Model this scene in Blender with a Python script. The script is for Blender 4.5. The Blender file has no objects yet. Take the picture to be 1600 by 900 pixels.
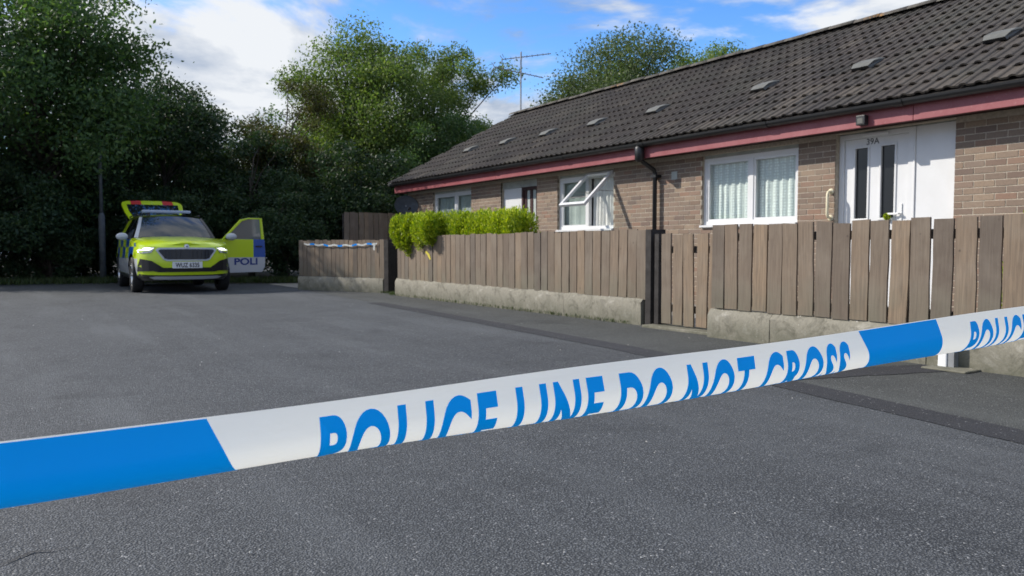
import bpy, bmesh, math, random
import numpy as np
from mathutils import Vector, Matrix
R = math.radians
random.seed(7)
S = bpy.context.scene
COL = S.collection

# ------------------------------------------------------------------ camera
CAM_H = 0.83
cd = bpy.data.cameras.new('camera')
cam = bpy.data.objects.new('camera', cd); COL.objects.link(cam)
cam.location = (0, 0, CAM_H)
cam.rotation_euler = (R(90 - 2.958), 0, R(-33.26))
cd.sensor_width = 36; cd.lens = 27.0
cd.clip_start = 0.02; cd.clip_end = 1000
cd.dof.use_dof = True; cd.dof.focus_distance = 1.15; cd.dof.aperture_fstop = 15.0
S.camera = cam

# ------------------------------------------------------------------ world and sun
SUN_DIR = Vector((-1.0, 1.0, 0.97)).normalized()          # towards the sun
elev = math.asin(SUN_DIR.z)
W = bpy.data.worlds.new('World'); S.world = W; W.use_nodes = True
nt = W.node_tree; nt.nodes.clear(); L = nt.links
def N(t, **k):
    n = nt.nodes.new(t)
    for a, b in k.items(): setattr(n, a, b)
    return n
def vmath(op, a, b=None, s=None):
    n = N('ShaderNodeVectorMath', operation=op)
    for i, v in enumerate((a, b)):
        if v is None: continue
        if isinstance(v, (tuple, list)): n.inputs[i].default_value = v
        else: L.new(v, n.inputs[i])
    if s is not None: n.inputs['Scale'].default_value = s
    return n
def fmath(op, a, b=None, c=None, clamp=False):
    n = N('ShaderNodeMath', operation=op, use_clamp=clamp)
    for i, v in enumerate((a, b, c)):
        if v is None: continue
        if isinstance(v, (int, float)): n.inputs[i].default_value = v
        else: L.new(v, n.inputs[i])
    return n.outputs[0]
out = N('ShaderNodeOutputWorld'); bg = N('ShaderNodeBackground'); bg.inputs['Strength'].default_value = 0.135
sky = N('ShaderNodeTexSky', sky_type='NISHITA', sun_disc=False, sun_elevation=elev,
        sun_rotation=math.atan2(SUN_DIR.x, SUN_DIR.y), altitude=50, air_density=1.0, dust_density=0.35, ozone_density=2.2)
hs = N('ShaderNodeHueSaturation'); hs.inputs['Saturation'].default_value = 1.36; hs.inputs['Value'].default_value = 1.12; hs.inputs['Hue'].default_value = .512
L.new(sky.outputs[0], hs.inputs['Color'])
tc = N('ShaderNodeTexCoord')
sep = N('ShaderNodeSeparateXYZ'); L.new(tc.outputs['Generated'], sep.inputs[0])
zc = fmath('MAXIMUM', sep.outputs['Z'], 0.0)
den = fmath('ADD', zc, 0.22)
comb = N('ShaderNodeCombineXYZ')
L.new(fmath('DIVIDE', sep.outputs['X'], den), comb.inputs[0]); L.new(fmath('DIVIDE', sep.outputs['Y'], den), comb.inputs[1])
L.new(fmath('MULTIPLY', zc, 1.6), comb.inputs[2])
def cloud(off):
    p = vmath('ADD', comb.outputs[0], off)
    n1 = N('ShaderNodeTexNoise'); n1.inputs['Scale'].default_value = 1.25; n1.inputs['Detail'].default_value = 9
    n1.inputs['Roughness'].default_value = 0.56; n1.inputs['Distortion'].default_value = 0.25
    L.new(p.outputs[0], n1.inputs['Vector'])
    return n1.outputs['Fac']
CO = (3.1, 7.7, 1.3)
c0 = cloud(CO)
c1 = cloud((CO[0] + SUN_DIR.x * .16, CO[1] + SUN_DIR.y * .16, CO[2] + .14))
bias = fmath('MULTIPLY_ADD', fmath('MINIMUM', zc, .30), -0.68, 0.230)              # more cloud low in the sky
dsum = fmath('ADD', fmath('ADD', c0, bias), fmath('MULTIPLY', fmath('MAXIMUM', fmath('SUBTRACT', zc, .45), 0.0), .22))
mr = N('ShaderNodeMapRange', interpolation_type='SMOOTHSTEP'); mr.inputs['From Min'].default_value = 0.50; mr.inputs['From Max'].default_value = 0.60
L.new(dsum, mr.inputs['Value'])
shade = fmath('SUBTRACT', c0, c1)
mr2 = N('ShaderNodeMapRange'); mr2.inputs['From Min'].default_value = -0.10; mr2.inputs['From Max'].default_value = 0.05
L.new(shade, mr2.inputs['Value'])
cr = N('ShaderNodeMix', data_type='RGBA'); cr.inputs['A'].default_value = (1.5, 1.95, 2.75, 1); cr.inputs['B'].default_value = (4.15, 4.3, 4.5, 1)
L.new(mr2.outputs[0], cr.inputs['Factor'])
mx = N('ShaderNodeMix', data_type='RGBA'); L.new(mr.outputs[0], mx.inputs['Factor'])
L.new(hs.outputs[0], mx.inputs['A']); L.new(cr.outputs['Result'], mx.inputs['B'])
L.new(mx.outputs['Result'], bg.inputs['Color']); L.new(bg.outputs[0], out.inputs['Surface'])

sd = bpy.data.lights.new('sun', 'SUN'); sd.energy = 3.4; sd.angle = R(0.53); sd.color = (1.0, 0.93, 0.83)
sun = bpy.data.objects.new('sun', sd); COL.objects.link(sun); sun.location = (-20, 20, 30)
sun.rotation_euler = SUN_DIR.to_track_quat('Z', 'Y').to_euler()

vs = S.view_settings; vs.view_transform = 'Standard'; vs.look = 'None'; vs.exposure = 0.64; vs.gamma = 1.0; vs.use_curve_mapping = False
S.cycles.use_denoising = True
S.cycles.max_bounces = 8; S.cycles.transparent_max_bounces = 12
S.cycles.sample_clamp_indirect = 6

# ------------------------------------------------------------------ helpers
class MB:
    def __init__(s): s.v = []; s.f = []; s.m = []
    def add(s, vs, fs, m=0):
        o = len(s.v); s.v += [tuple(p) for p in vs]; s.f += [tuple(i + o for i in q) for q in fs]; s.m += [m] * len(fs); return s
    def box(s, x0, x1, y0, y1, z0, z1, m=0):
        return s.add([(x0,y0,z0),(x1,y0,z0),(x1,y1,z0),(x0,y1,z0),(x0,y0,z1),(x1,y0,z1),(x1,y1,z1),(x0,y1,z1)],
                     [(0,3,2,1),(4,5,6,7),(0,1,5,4),(1,2,6,5),(2,3,7,6),(3,0,4,7)], m)
    def tube(s, pts, r, n=8, m=0, cap=True):
        pts = [Vector(p) for p in pts]; rr = r if isinstance(r, (list, tuple)) else [r] * len(pts)
        base = len(s.v); up0 = None
        for i, p in enumerate(pts):
            a = pts[max(i-1, 0)]; b = pts[min(i+1, len(pts)-1)]; d = (b - a).normalized()
            if up0 is None:
                up0 = Vector((0,0,1)) if abs(d.z) < .9 else Vector((1,0,0))
            x = d.cross(up0).normalized(); y = x.cross(d).normalized(); up0 = y
            for k in range(n):
                t = 2*math.pi*k/n; s.v.append(tuple(p + (x*math.cos(t) + y*math.sin(t))*rr[i]))
        for i in range(len(pts)-1):
            for k in range(n):
                k2 = (k+1) % n
                s.f.append((base+i*n+k, base+i*n+k2, base+(i+1)*n+k2, base+(i+1)*n+k)); s.m.append(m)
        if cap:
            s.f.append(tuple(base+k for k in range(n))[::-1]); s.m.append(m)
            e = base+(len(pts)-1)*n; s.f.append(tuple(e+k for k in range(n))); s.m.append(m)
        return s
    def lathe(s, prof, n=24, axis='Z', c=(0,0,0), m=0):
        base = len(s.v)
        for r, h in prof:
            for k in range(n):
                t = 2*math.pi*k/n; a, b = r*math.cos(t), r*math.sin(t)
                p = {'Z': (a,b,h), 'X': (h,a,b), 'Y': (a,h,b)}[axis]
                s.v.append((p[0]+c[0], p[1]+c[1], p[2]+c[2]))
        for i in range(len(prof)-1):
            for k in range(n):
                k2 = (k+1) % n; s.f.append((base+i*n+k, base+i*n+k2, base+(i+1)*n+k2, base+(i+1)*n+k)); s.m.append(m)
        return s
    def prism(s, poly, fn, t0, t1, m=0):          # poly 2D, fn(a,b,t)->xyz
        n = len(poly); vs = [fn(a,b,t0) for a,b in poly] + [fn(a,b,t1) for a,b in poly]
        fs = [tuple(range(n))[::-1], tuple(range(n, 2*n))] + [(i, (i+1)%n, (i+1)%n+n, i+n) for i in range(n)]
        return s.add(vs, fs, m)
    def mesh(s, name, mats, smooth=False):
        me = bpy.data.meshes.new(name); me.from_pydata(s.v, [], s.f)
        for mt in (mats if isinstance(mats, (list, tuple)) else [mats]): me.materials.append(mt)
        if any(s.m): me.polygons.foreach_set('material_index', s.m)
        bm = bmesh.new(); bm.from_mesh(me); bmesh.ops.recalc_face_normals(bm, faces=bm.faces); bm.to_mesh(me); bm.free()
        if smooth: me.polygons.foreach_set('use_smooth', [True]*len(me.polygons))
        me.update(); return me
    def build(s, name, mats, parent=None, smooth=False, **k):
        return link(name, s.mesh(name, mats, smooth), parent, **k)
def link(name, data, parent=None, loc=None, rot=None, scale=None):
    o = bpy.data.objects.new(name, data); COL.objects.link(o)
    if parent is not None: o.parent = parent
    if loc is not None: o.location = loc
    if rot is not None: o.rotation_euler = rot
    if scale is not None: o.scale = scale
    return o
def tag(o, label=None, cat=None, group=None, kind=None):
    if label: o['label'] = label
    if cat: o['category'] = cat
    if group: o['group'] = group
    if kind: o['kind'] = kind
    return o
def empty(name, loc=(0,0,0), rz=0.0):
    o = link(name, None, None, loc, (0,0,rz)); o.empty_display_size = .2; return o
def smooth_by_angle(o, ang=35):
    me = o.data; me.polygons.foreach_set('use_smooth', [True]*len(me.polygons))
    try: me.set_sharp_from_angle(angle=R(ang))
    except Exception: pass
def bevel(o, w, seg=2):
    md = o.modifiers.new('bevel', 'BEVEL'); md.width = w; md.segments = seg; md.limit_method = 'ANGLE'; md.angle_limit = R(40)
    return o
_ctx = {}
def proj(p):                                        # picture position (1600x900), only used to rank which repeats show largest
    if not _ctx:
        m = cam.rotation_euler.to_matrix(); _ctx['m'] = m.transposed()
    d = _ctx['m'] @ (Vector(p) - cam.location)
    if d.z > -0.05: return None
    return 800 + 1200*d.x/-d.z, 450 - 1200*d.y/-d.z, -d.z

# ------------------------------------------------------------------ materials
class NT:
    def __init__(s, name):
        s.mat = bpy.data.materials.new(name); s.mat.use_nodes = True; s.t = s.mat.node_tree; s.t.nodes.clear()
        s.out = s.n('ShaderNodeOutputMaterial'); s.b = s.n('ShaderNodeBsdfPrincipled'); s.l(s.b.outputs[0], s.out.inputs['Surface'])
    def n(s, t, **k):
        x = s.t.nodes.new(t)
        for a, b in k.items(): setattr(x, a, b)
        return x
    def l(s, a, b): s.t.links.new(a, b)
    def val(s, inp, v):
        if hasattr(v, 'is_output'): s.l(v, inp)
        else: inp.default_value = v
    def coord(s, kind='Object', scale=None):
        t = s.n('ShaderNodeTexCoord').outputs[kind]
        if scale is None: return t
        m = s.n('ShaderNodeMapping'); m.inputs['Scale'].default_value = scale; s.l(t, m.inputs['Vector']); return m.outputs[0]
    def noise(s, vec, scale, detail=4, rough=.55, out='Fac', dist=0):
        x = s.n('ShaderNodeTexNoise'); s.l(vec, x.inputs['Vector']); x.inputs['Scale'].default_value = scale
        x.inputs['Detail'].default_value = detail; x.inputs['Roughness'].default_value = rough; x.inputs['Distortion'].default_value = dist
        return x.outputs[out]
    def vor(s, vec, scale, out='Distance', feature='F1', rnd=1):
        x = s.n('ShaderNodeTexVoronoi', feature=feature); s.l(vec, x.inputs['Vector']); x.inputs['Scale'].default_value = scale
        x.inputs['Randomness'].default_value = rnd
        return x.outputs[out]
    def ramp(s, fac, stops):
        r = s.n('ShaderNodeValToRGB'); s.l(fac, r.inputs['Fac']); cr = r.color_ramp
        while len(cr.elements) > 1: cr.elements.remove(cr.elements[-1])
        cr.elements[0].position = stops[0][0]; cr.elements[0].color = (*stops[0][1], 1)
        for p, c in stops[1:]:
            e = cr.elements.new(p); e.color = (*c, 1)
        return r.outputs['Color']
    def math(s, op, a, b=0.0, c=None, clamp=False):
        x = s.n('ShaderNodeMath', operation=op, use_clamp=clamp); s.val(x.inputs[0], a); s.val(x.inputs[1], b)
        if c is not None: s.val(x.inputs[2], c)
        return x.outputs[0]
    def mix(s, fac, a, b, blend='MIX'):
        x = s.n('ShaderNodeMix', data_type='RGBA', blend_type=blend); s.val(x.inputs['Factor'], fac)
        s.val(x.inputs['A'], a if hasattr(a, 'is_output') else (*a, 1)); s.val(x.inputs['B'], b if hasattr(b, 'is_output') else (*b, 1))
        return x.outputs['Result']
    def range(s, v, a, b, c=0.0, d=1.0):
        x = s.n('ShaderNodeMapRange'); s.l(v, x.inputs[0])
        for i, q in enumerate((a, b, c, d)): x.inputs[i+1].default_value = q
        return x.outputs[0]
    def sep(s, vec):
        x = s.n('ShaderNodeSeparateXYZ'); s.l(vec, x.inputs[0]); return x.outputs
    def rnd(s):                                     # one number per piece, whether it is an object or an island of a joined mesh
        a = s.n('ShaderNodeObjectInfo').outputs['Random']; b = s.n('ShaderNodeNewGeometry').outputs['Random Per Island']
        return s.math('FRACT', s.math('ADD', a, b))
    def bump(s, h, strength=.4, dist=.01):
        x = s.n('ShaderNodeBump'); x.inputs['Strength'].default_value = strength; x.inputs['Distance'].default_value = dist
        s.l(h, x.inputs['Height']); s.l(x.outputs[0], s.b.inputs['Normal'])
    def set(s, col=None, rough=None, **k):
        if col is not None: s.val(s.b.inputs['Base Color'], col if hasattr(col, 'is_output') else (*col, 1))
        if rough is not None: s.val(s.b.inputs['Roughness'], rough)
        for a, v in k.items(): s.val(s.b.inputs[a.replace('_', ' ')], v)
        return s.mat

def simple(name, col, rough=.5, var=.12, scale=6, bump=0, metallic=0, spec=None):
    t = NT(name); v = t.coord('Object')
    n = t.noise(v, scale, 5)
    k = t.range(n, .3, .7, 1-var, 1+var)
    c = t.mix(1.0, col, t.n('ShaderNodeCombineColor').outputs[0], 'MULTIPLY')
    cc = t.t.nodes[-1]
    comb_ = [x for x in t.t.nodes if x.bl_idname == 'ShaderNodeCombineColor'][-1]
    for i in range(3): t.l(k, comb_.inputs[i])
    t.set(c, t.range(n, .3, .7, min(1, rough+.08), max(.02, rough-.08)), Metallic=metallic)
    if spec is not None: t.b.inputs['Specular IOR Level'].default_value = spec
    if bump: t.bump(t.noise(v, scale*6, 6), bump, .01)
    return t.mat

def m_asphalt(name, lo, hi, patch, seed=0.0, weather=0.5):
    t = NT(name); v = t.coord('Object'); sh = t.n('ShaderNodeMapping'); sh.inputs['Location'].default_value = (seed, seed*1.7, 0); t.l(v, sh.inputs['Vector']); v = sh.outputs[0]
    d = t.vor(v, 155); col = t.vor(v, 155, 'Color'); cs = t.n('ShaderNodeSeparateColor'); t.l(col, cs.inputs[0])
    st = t.math('MULTIPLY', t.range(d, .15, .62, 1, 0), t.range(cs.outputs[0], .15, 1, .1, 1))
    base = t.mix(st, lo, hi)
    sp = t.math('GREATER_THAN', cs.outputs[1], .993)
    base = t.mix(t.math('MULTIPLY', sp, .7), base, (.42, .42, .42))
    big = t.noise(v, .33, 5, .6); mid = t.noise(v, 2.1, 5, .6, dist=.6)
    str_ = t.n('ShaderNodeMapping'); str_.inputs['Scale'].default_value = (1.6, .16, 1); str_.inputs['Rotation'].default_value = (0, 0, R(-8)); t.l(v, str_.inputs['Vector'])
    sk = t.noise(str_.outputs[0], 1.3, 5, .6)
    base = t.mix(t.range(big, .35, .68, 0, weather), base, patch)
    base = t.mix(t.range(mid, .50, .78, 0, .45), base, tuple(c*.75 for c in lo))
    base = t.mix(t.range(sk, .50, .70, 0, .34), base, tuple(c*1.45 for c in patch))
    oil = t.noise(v, .85, 3, .5, dist=1.2); base = t.mix(t.range(oil, .60, .72, 0, .5), base, tuple(c*.8 for c in lo))
    t.set(base, t.range(st, 0, 1, .85, .55)); t.b.inputs['Specular IOR Level'].default_value = .5
    h = t.math('ADD', t.math('MULTIPLY', d, -1.0), t.math('MULTIPLY', mid, .6))
    t.bump(h, .75, .006)
    return t.mat

M = {}
M['asphalt'] = m_asphalt('road_asphalt', (.021, .0245, .029), (.225, .238, .252), (.084, .091, .098))
M['asphalt_pav'] = m_asphalt('pavement_asphalt', (.024, .027, .027), (.190, .197, .193), (.078, .083, .079), 31.0, .6)
M['asphalt_new'] = m_asphalt('trench_asphalt', (.014, .015, .019), (.060, .063, .073), (.029, .031, .037), 57.0, .5)

def m_wood():
    t = NT('weathered_board'); r = t.rnd()
    vec = t.n('ShaderNodeTexCoord').outputs['Object']
    off = t.n('ShaderNodeCombineXYZ'); t.l(t.math('MULTIPLY', r, 37.0), off.inputs[1]); t.l(t.math('MULTIPLY', r, 11.0), off.inputs[2])
    ad = t.n('ShaderNodeVectorMath', operation='ADD'); t.l(vec, ad.inputs[0]); t.l(off.outputs[0], ad.inputs[1])
    mp = t.n('ShaderNodeMapping'); mp.inputs['Scale'].default_value = (9, 26, 1.3); t.l(ad.outputs[0], mp.inputs['Vector'])
    g = t.noise(mp.outputs[0], 2.2, 7, .62, dist=.8)
    b = t.noise(ad.outputs[0], 2.6, 4, .6)
    c = t.ramp(r, [(0, (.145, .110, .081)), (.2, (.215, .160, .112)), (.45, (.168, .132, .099)), (.68, (.255, .184, .121)), (.85, (.108, .088, .072)), (1, (.202, .156, .114))])
    c = t.mix(t.range(g, .38, .66, 0, .62), c, (.082, .060, .045))
    c = t.mix(t.range(b, .45, .75, 0, .4), c, (.250, .216, .172))
    kn = t.vor(ad.outputs[0], 5.5)
    c = t.mix(t.range(kn, .02, .07, .75, 0), c, (.05, .035, .028))
    z = t.sep(vec)[2]
    c = t.mix(t.math('MULTIPLY', t.range(z, .0, .35, .5, 0), t.range(b, .3, .6, 0, 1)), c, (.105, .11, .075))
    t.set(c, .82); t.bump(g, .5, .006); return t.mat
M['board'] = m_wood()
M['rail'] = simple('dark_rail_timber', (.030, .024, .020), .85, .3, 14, .3)
M['post'] = simple('dark_post_timber', (.024, .021, .020), .85, .3, 9, .3)

def m_concrete():
    t = NT('weathered_concrete'); v = t.coord('Object'); r = t.rnd()
    n = t.noise(v, 6.5, 8, .72, dist=.5); f = t.noise(v, 38, 6, .7)
    c = t.ramp(n, [(.34, (.085, .080, .062)), (.44, (.175, .164, .130)), (.50, (.245, .230, .186)), (.56, (.20, .188, .150)), (.66, (.31, .295, .250))])
    c = t.mix(t.range(f, .46, .66, 0, .6), c, (.16, .15, .12))
    c = t.mix(t.math('GREATER_THAN', t.noise(v, 24, 3, .5), .72), c, (.55, .54, .50))
    g = t.noise(v, 5.1, 5, .6)
    z = t.sep(t.coord('Object'))[2]
    low = t.range(z, .22, .0, 0, 1)
    c = t.mix(t.math('MULTIPLY', low, t.range(g, .3, .62, .15, .85)), c, (.085, .088, .058))
    t.set(c, .9); t.bump(t.math('ADD', f, n), .45, .008); return t.mat
M['concrete'] = m_concrete()

def m_brick():
    t = NT('brown_brick'); v = t.coord('Object'); r = t.rnd()
    c = t.ramp(r, [(0, (.190, .132, .096)), (.15, (.250, .182, .132)), (.35, (.205, .155, .122)), (.5, (.285, .212, .152)), (.65, (.150, .112, .092)), (.8, (.262, .160, .112)), (.9, (.225, .172, .135)), (1, (.170, .120, .094))])
    g = t.n('ShaderNodeNewGeometry').outputs['Position']
    n = t.noise(g, 55, 6, .65); b = t.noise(g, 1.3, 4)
    c = t.mix(t.range(n, .42, .7, 0, .5), c, (.125, .094, .074))
    c = t.mix(t.range(b, .45, .7, 0, .28), c, (.31, .245, .185))
    t.set(c, .88); t.bump(n, .5, .005); return t.mat
M['brick'] = m_brick()
M['mortar'] = simple('mortar', (.44, .385, .31), .95, .2, 30, .4)

def m_tile():
    t = NT('brown_concrete_roof_tile'); r = t.rnd(); g = t.n('ShaderNodeNewGeometry').outputs['Position']
    c = t.ramp(r, [(0, (.018, .015, .013)), (.25, (.042, .032, .027)), (.5, (.028, .023, .021)), (.62, (.052, .043, .036)), (.85, (.037, .031, .027)), (.95, (.076, .062, .049)), (1, (.026, .023, .021))])
    n = t.noise(g, 26, 7, .68); b = t.noise(g, .9, 5, .6)
    c = t.mix(t.range(n, .48, .72, 0, .7), c, (.085, .076, .065))
    c = t.mix(t.range(b, .50, .72, 0, .45), c, (.062, .062, .046))
    li = t.noise(g, 7, 5, .7)
    c = t.mix(t.range(li, .66, .74, 0, .6), c, (.155, .148, .12))
    t.set(c, .85); t.bump(n, .4, .006); return t.mat
M['tile'] = m_tile()
def m_ridge():
    t = NT('lichened_ridge_tile'); r = t.rnd(); g = t.n('ShaderNodeNewGeometry').outputs['Position']
    n = t.noise(g, 14, 6, .65); b = t.noise(g, 1.1, 4, .6)
    c = t.mix(t.range(n, .4, .7, 0, .8), (.075, .066, .058), (.17, .16, .13))
    c = t.mix(t.math('MULTIPLY', t.range(b, .56, .66, 0, 1), t.range(n, .46, .58, 0, .9)), c, (.42, .20, .035))
    t.set(c, .88); t.bump(n, .5, .008); return t.mat
M['ridge'] = m_ridge()
M['vent'] = simple('pale_grey_vent_plastic', (.11, .112, .104), .75, .22, 8, .15)
def m_fascia():
    t = NT('dark_red_fascia_paint'); g = t.n('ShaderNodeNewGeometry').outputs['Position']
    n = t.noise(g, 2.5, 6, .65); f = t.noise(g, 40, 5, .6)
    c = t.mix(t.range(n, .35, .68, 0, .7), (.235, .050, .060), (.335, .115, .125))
    c = t.mix(t.range(f, .58, .72, 0, .5), c, (.34, .19, .18))
    t.set(c, .48); t.bump(f, .12, .004); return t.mat
M['fascia'] = m_fascia()
M['black'] = simple('black_gutter_plastic', (.012, .013, .015), .42, .3, 7, .05)
M['soffit'] = simple('soffit_board', (.09, .045, .045), .7, .2, 6)
def m_upvc():
    t = NT('white_upvc'); g = t.n('ShaderNodeNewGeometry').outputs['Position']
    n = t.noise(g, 3.0, 5, .6); f = t.noise(g, 30, 4)
    c = t.mix(t.range(n, .4, .75, 0, .5), (.68, .69, .70), (.58, .585, .575))
    t.set(c, t.range(f, .3, .7, .32, .42)); return t.mat
M['upvc'] = m_upvc()
M['upvc_head'] = simple('grey_green_head_board', (.34, .36, .335), .7, .15, 6)
M['dark_glass'] = NT('dark_obscure_glass').set((.014, .016, .018), .16, IOR=1.5)
M['chrome'] = NT('satin_steel').set((.55, .56, .57), .28, Metallic=1.0)
def m_glass():
    t = NT('window_glass'); t.t.nodes.remove(t.b)
    tr = t.n('ShaderNodeBsdfTransparent'); tr.inputs[0].default_value = (.90, .94, .93, 1); gl = t.n('ShaderNodeBsdfGlossy'); gl.inputs['Roughness'].default_value = .015
    ge = t.n('ShaderNodeNewGeometry'); dt = t.n('ShaderNodeVectorMath', operation='DOT_PRODUCT'); t.l(ge.outputs['Normal'], dt.inputs[0]); t.l(ge.outputs['Incoming'], dt.inputs[1])
    fr = t.math('MULTIPLY_ADD', t.math('POWER', t.math('SUBTRACT', 1.0, t.math('ABSOLUTE', dt.outputs['Value'])), 4.0), .90, .07)
    g = t.n('ShaderNodeNewGeometry').outputs['Position']; bp = t.n('ShaderNodeBump'); bp.inputs['Strength'].default_value = .03; t.l(t.noise(g, 2.0, 2), bp.inputs['Height'])
    t.l(bp.outputs[0], gl.inputs['Normal'])
    mx_ = t.n('ShaderNodeMixShader'); t.l(fr, mx_.inputs[0]); t.l(tr.outputs[0], mx_.inputs[1]); t.l(gl.outputs[0], mx_.inputs[2])
    t.l(mx_.outputs[0], t.out.inputs['Surface']); return t.mat
M['glass'] = m_glass()
def m_lace(name, col, holes):
    t = NT(name); v = t.coord('Object'); sx = t.sep(v)
    w = t.n('ShaderNodeTexVoronoi', feature='F1'); w.inputs['Scale'].default_value = 26; w.inputs['Randomness'].default_value = .25; t.l(v, w.inputs['Vector'])
    c = t.mix(t.range(w.outputs['Distance'], .2, .5, 0, .6), col, tuple(k*.72 for k in col))
    t.set(c, .9)
    if holes:
        al = t.range(w.outputs['Distance'], .25, .55, 1.0, .88); t.l(al, t.b.inputs['Alpha'])
    return t.mat
M['lace'] = m_lace('lace_net', (.84, .90, .87), True)
M['curtain'] = simple('pale_curtain', (.66, .67, .64), .9, .15, 5)
M['curtain_beige'] = simple('grey_blind', (.40, .44, .42), .9, .15, 5)
M['room'] = simple('room_lining', (.10, .10, .10), .9, .2, 2)
M['brown_door'] = simple('dark_brown_door_paint', (.050, .022, .022), .45, .2, 8)
M['ivory'] = simple('ivory_plastic', (.66, .60, .43), .4, .08, 9)
M['dish'] = simple('dark_grey_dish_mesh', (.050, .060, .072), .55, .2, 12)
M['galv'] = simple('galvanised_steel', (.30, .31, .32), .5, .25, 9, .1, metallic=.5)
M['number'] = NT('dark_number_ink').set((.03, .03, .035), .5)
M['white'] = simple('white_plastic', (.74, .75, .75), .45, .08, 6)
M['soil'] = simple('dark_leaf_litter_soil', (.030, .026, .018), .95, .4, 5, .6)
M['slab'] = simple('garden_concrete', (.22, .21, .19), .9, .25, 3, .4)

def m_leaf(name, cols, trans=.3, sat=None):
    t = NT(name); r = t.n('ShaderNodeNewGeometry').outputs['Random Per Island']
    n = len(cols); c = t.ramp(r, [(i/(n-1), k) for i, k in enumerate(cols)])
    g = t.n('ShaderNodeNewGeometry').outputs['Position']; b = t.noise(g, .55, 3)
    c = t.mix(t.range(b, .38, .66, 0, .4), c, tuple(k*.6 for k in cols[0]))
    t.set(c, .55); t.b.inputs['Specular IOR Level'].default_value = .35
    tl = t.n('ShaderNodeBsdfTranslucent'); cm = t.mix(1.0, c, (1.5, 1.7, .7), 'MULTIPLY'); t.l(cm, tl.inputs['Color'])
    mxs = t.n('ShaderNodeMixShader'); mxs.inputs[0].default_value = trans
    t.l(t.b.outputs[0], mxs.inputs[1]); t.l(tl.outputs[0], mxs.inputs[2]); t.l(mxs.outputs[0], t.out.inputs['Surface'])
    return t.mat
M['leaf_ash'] = m_leaf('ash_leaf', [(.066, .115, .030), (.112, .172, .044), (.158, .218, .058), (.198, .232, .068)], .38)
M['leaf_dark'] = m_leaf('hedgerow_leaf', [(.018, .042, .020), (.027, .058, .024), (.040, .072, .028), (.054, .080, .026)], .26)
M['leaf_left'] = m_leaf('broad_leaf', [(.038, .080, .033), (.060, .118, .041), (.086, .150, .049), (.118, .170, .056)], .36)
M['leaf_willow'] = m_leaf('grey_green_leaf', [(.065, .095, .040), (.095, .132, .058), (.130, .165, .078), (.080, .122, .042)], .30)
M['leaf_brown'] = m_leaf('turning_leaf', [(.050, .055, .018), (.075, .070, .020), (.060, .075, .020), (.100, .080, .025)], .28)
M['leaf_gold'] = m_leaf('golden_conifer_leaf', [(.11, .20, .012), (.25, .33, .014), (.40, .46, .018), (.50, .52, .024)], .26)
M['leaf_grass'] = m_leaf('rough_grass', [(.030, .055, .014), (.050, .080, .020), (.080, .090, .034)], .25)
M['bark'] = simple('tree_bark', (.060, .050, .040), .95, .35, 9, .7)

# ------------------------------------------------------------------ ground
def sheet(name, poly, z, mat, th=None):
    b = MB(); n = len(poly)
    b.add([(x, y, z) for x, y in poly], [tuple(range(n))]); return b.build(name, mat)
tag(sheet('road', [(-150,-150),(150,-150),(150,150),(-150,150)], 0, M['asphalt']), kind='structure')
tag(sheet('pavement', [(5.75,13.3),(4.92,15.3),(4.66,11.0),(4.30,6.0),(4.02,3.4),(3.60,.6),(3.2,-2.5),(5.72,-2.5)], .0015, M['asphalt_pav']), kind='structure')
# trench reinstatement: a dark strip and its short branch to the wall
def ribbon(name, pts, w, z, mat, jit=.012):
    b = MB(); rg = random.Random(3); vs_ = []
    P_ = []
    for i in range(len(pts)-1):
        for k in range(12):
            t = k/12; P_.append((pts[i][0]*(1-t)+pts[i+1][0]*t, pts[i][1]*(1-t)+pts[i+1][1]*t))
    P_.append(pts[-1])
    for i, p in enumerate(P_):
        a = Vector(P_[max(i-1,0)]); c = Vector(P_[min(i+1,len(P_)-1)]); d = (c-a).normalized(); n_ = Vector((-d.y, d.x))
        wl = w/2 + rg.uniform(-jit, jit); wr = w/2 + rg.uniform(-jit, jit)
        vs_ += [(p[0]+n_.x*wl, p[1]+n_.y*wl, z), (p[0]-n_.x*wr, p[1]-n_.y*wr, z)]
    b.add(vs_, [(2*i, 2*i+1, 2*i+3, 2*i+2) for i in range(len(P_)-1)])
    return b.build(name, mat)
tag(ribbon('road_patch', [(4.66,10.9),(4.45,7.4),(4.26,4.7),(3.98,3.1),(3.70,1.5),(3.15,-1.5)], .25, .003, M['asphalt_new'], .006), kind='structure')
tag(ribbon('road_patch', [(3.98,3.22),(4.7,3.02),(5.38,2.80)], .30, .0045, M['asphalt_new'], .012), kind='structure')
tag(sheet('verge', [(-40,19.6),(-4,21.2),(1.2,22.0),(4.2,18.6),(6.6,18.3),(9,40),(60,60),(-60,60)], .006, M['soil']), kind='structure')
tag(sheet('garden', [(5.74,-2.5),(8.4,-2.5),(8.4,17.9),(5.0,17.9),(5.0,15.4),(5.84,13.3)], .008, M['slab']), kind='structure')
tag(sheet('back_garden', [(14.9,-10),(60,-10),(60,60),(9,40),(9,18.2),(14.9,18.2)], .010, M['soil']), kind='structure')

# ------------------------------------------------------------------ the row of bungalows
WX = 8.40                                    # brick face
Y0, Y1 = -3.0, 17.55                         # ends of the row
WALL_TOP = 2.215
HD = 6.55                                    # depth
house = tag(empty('bungalow_row', (WX, 7.3, 0)), 'long low brown brick bungalow row with dark tiled roof and red fascia', 'bungalow')
HO = Vector((-WX, -7.3, 0))
def hpart(mb, name, mat, parent=None, smooth=False, **k):
    o = mb.build(name, mat, parent or house, smooth, **k)
    if parent is None: o.location = HO
    return o
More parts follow.
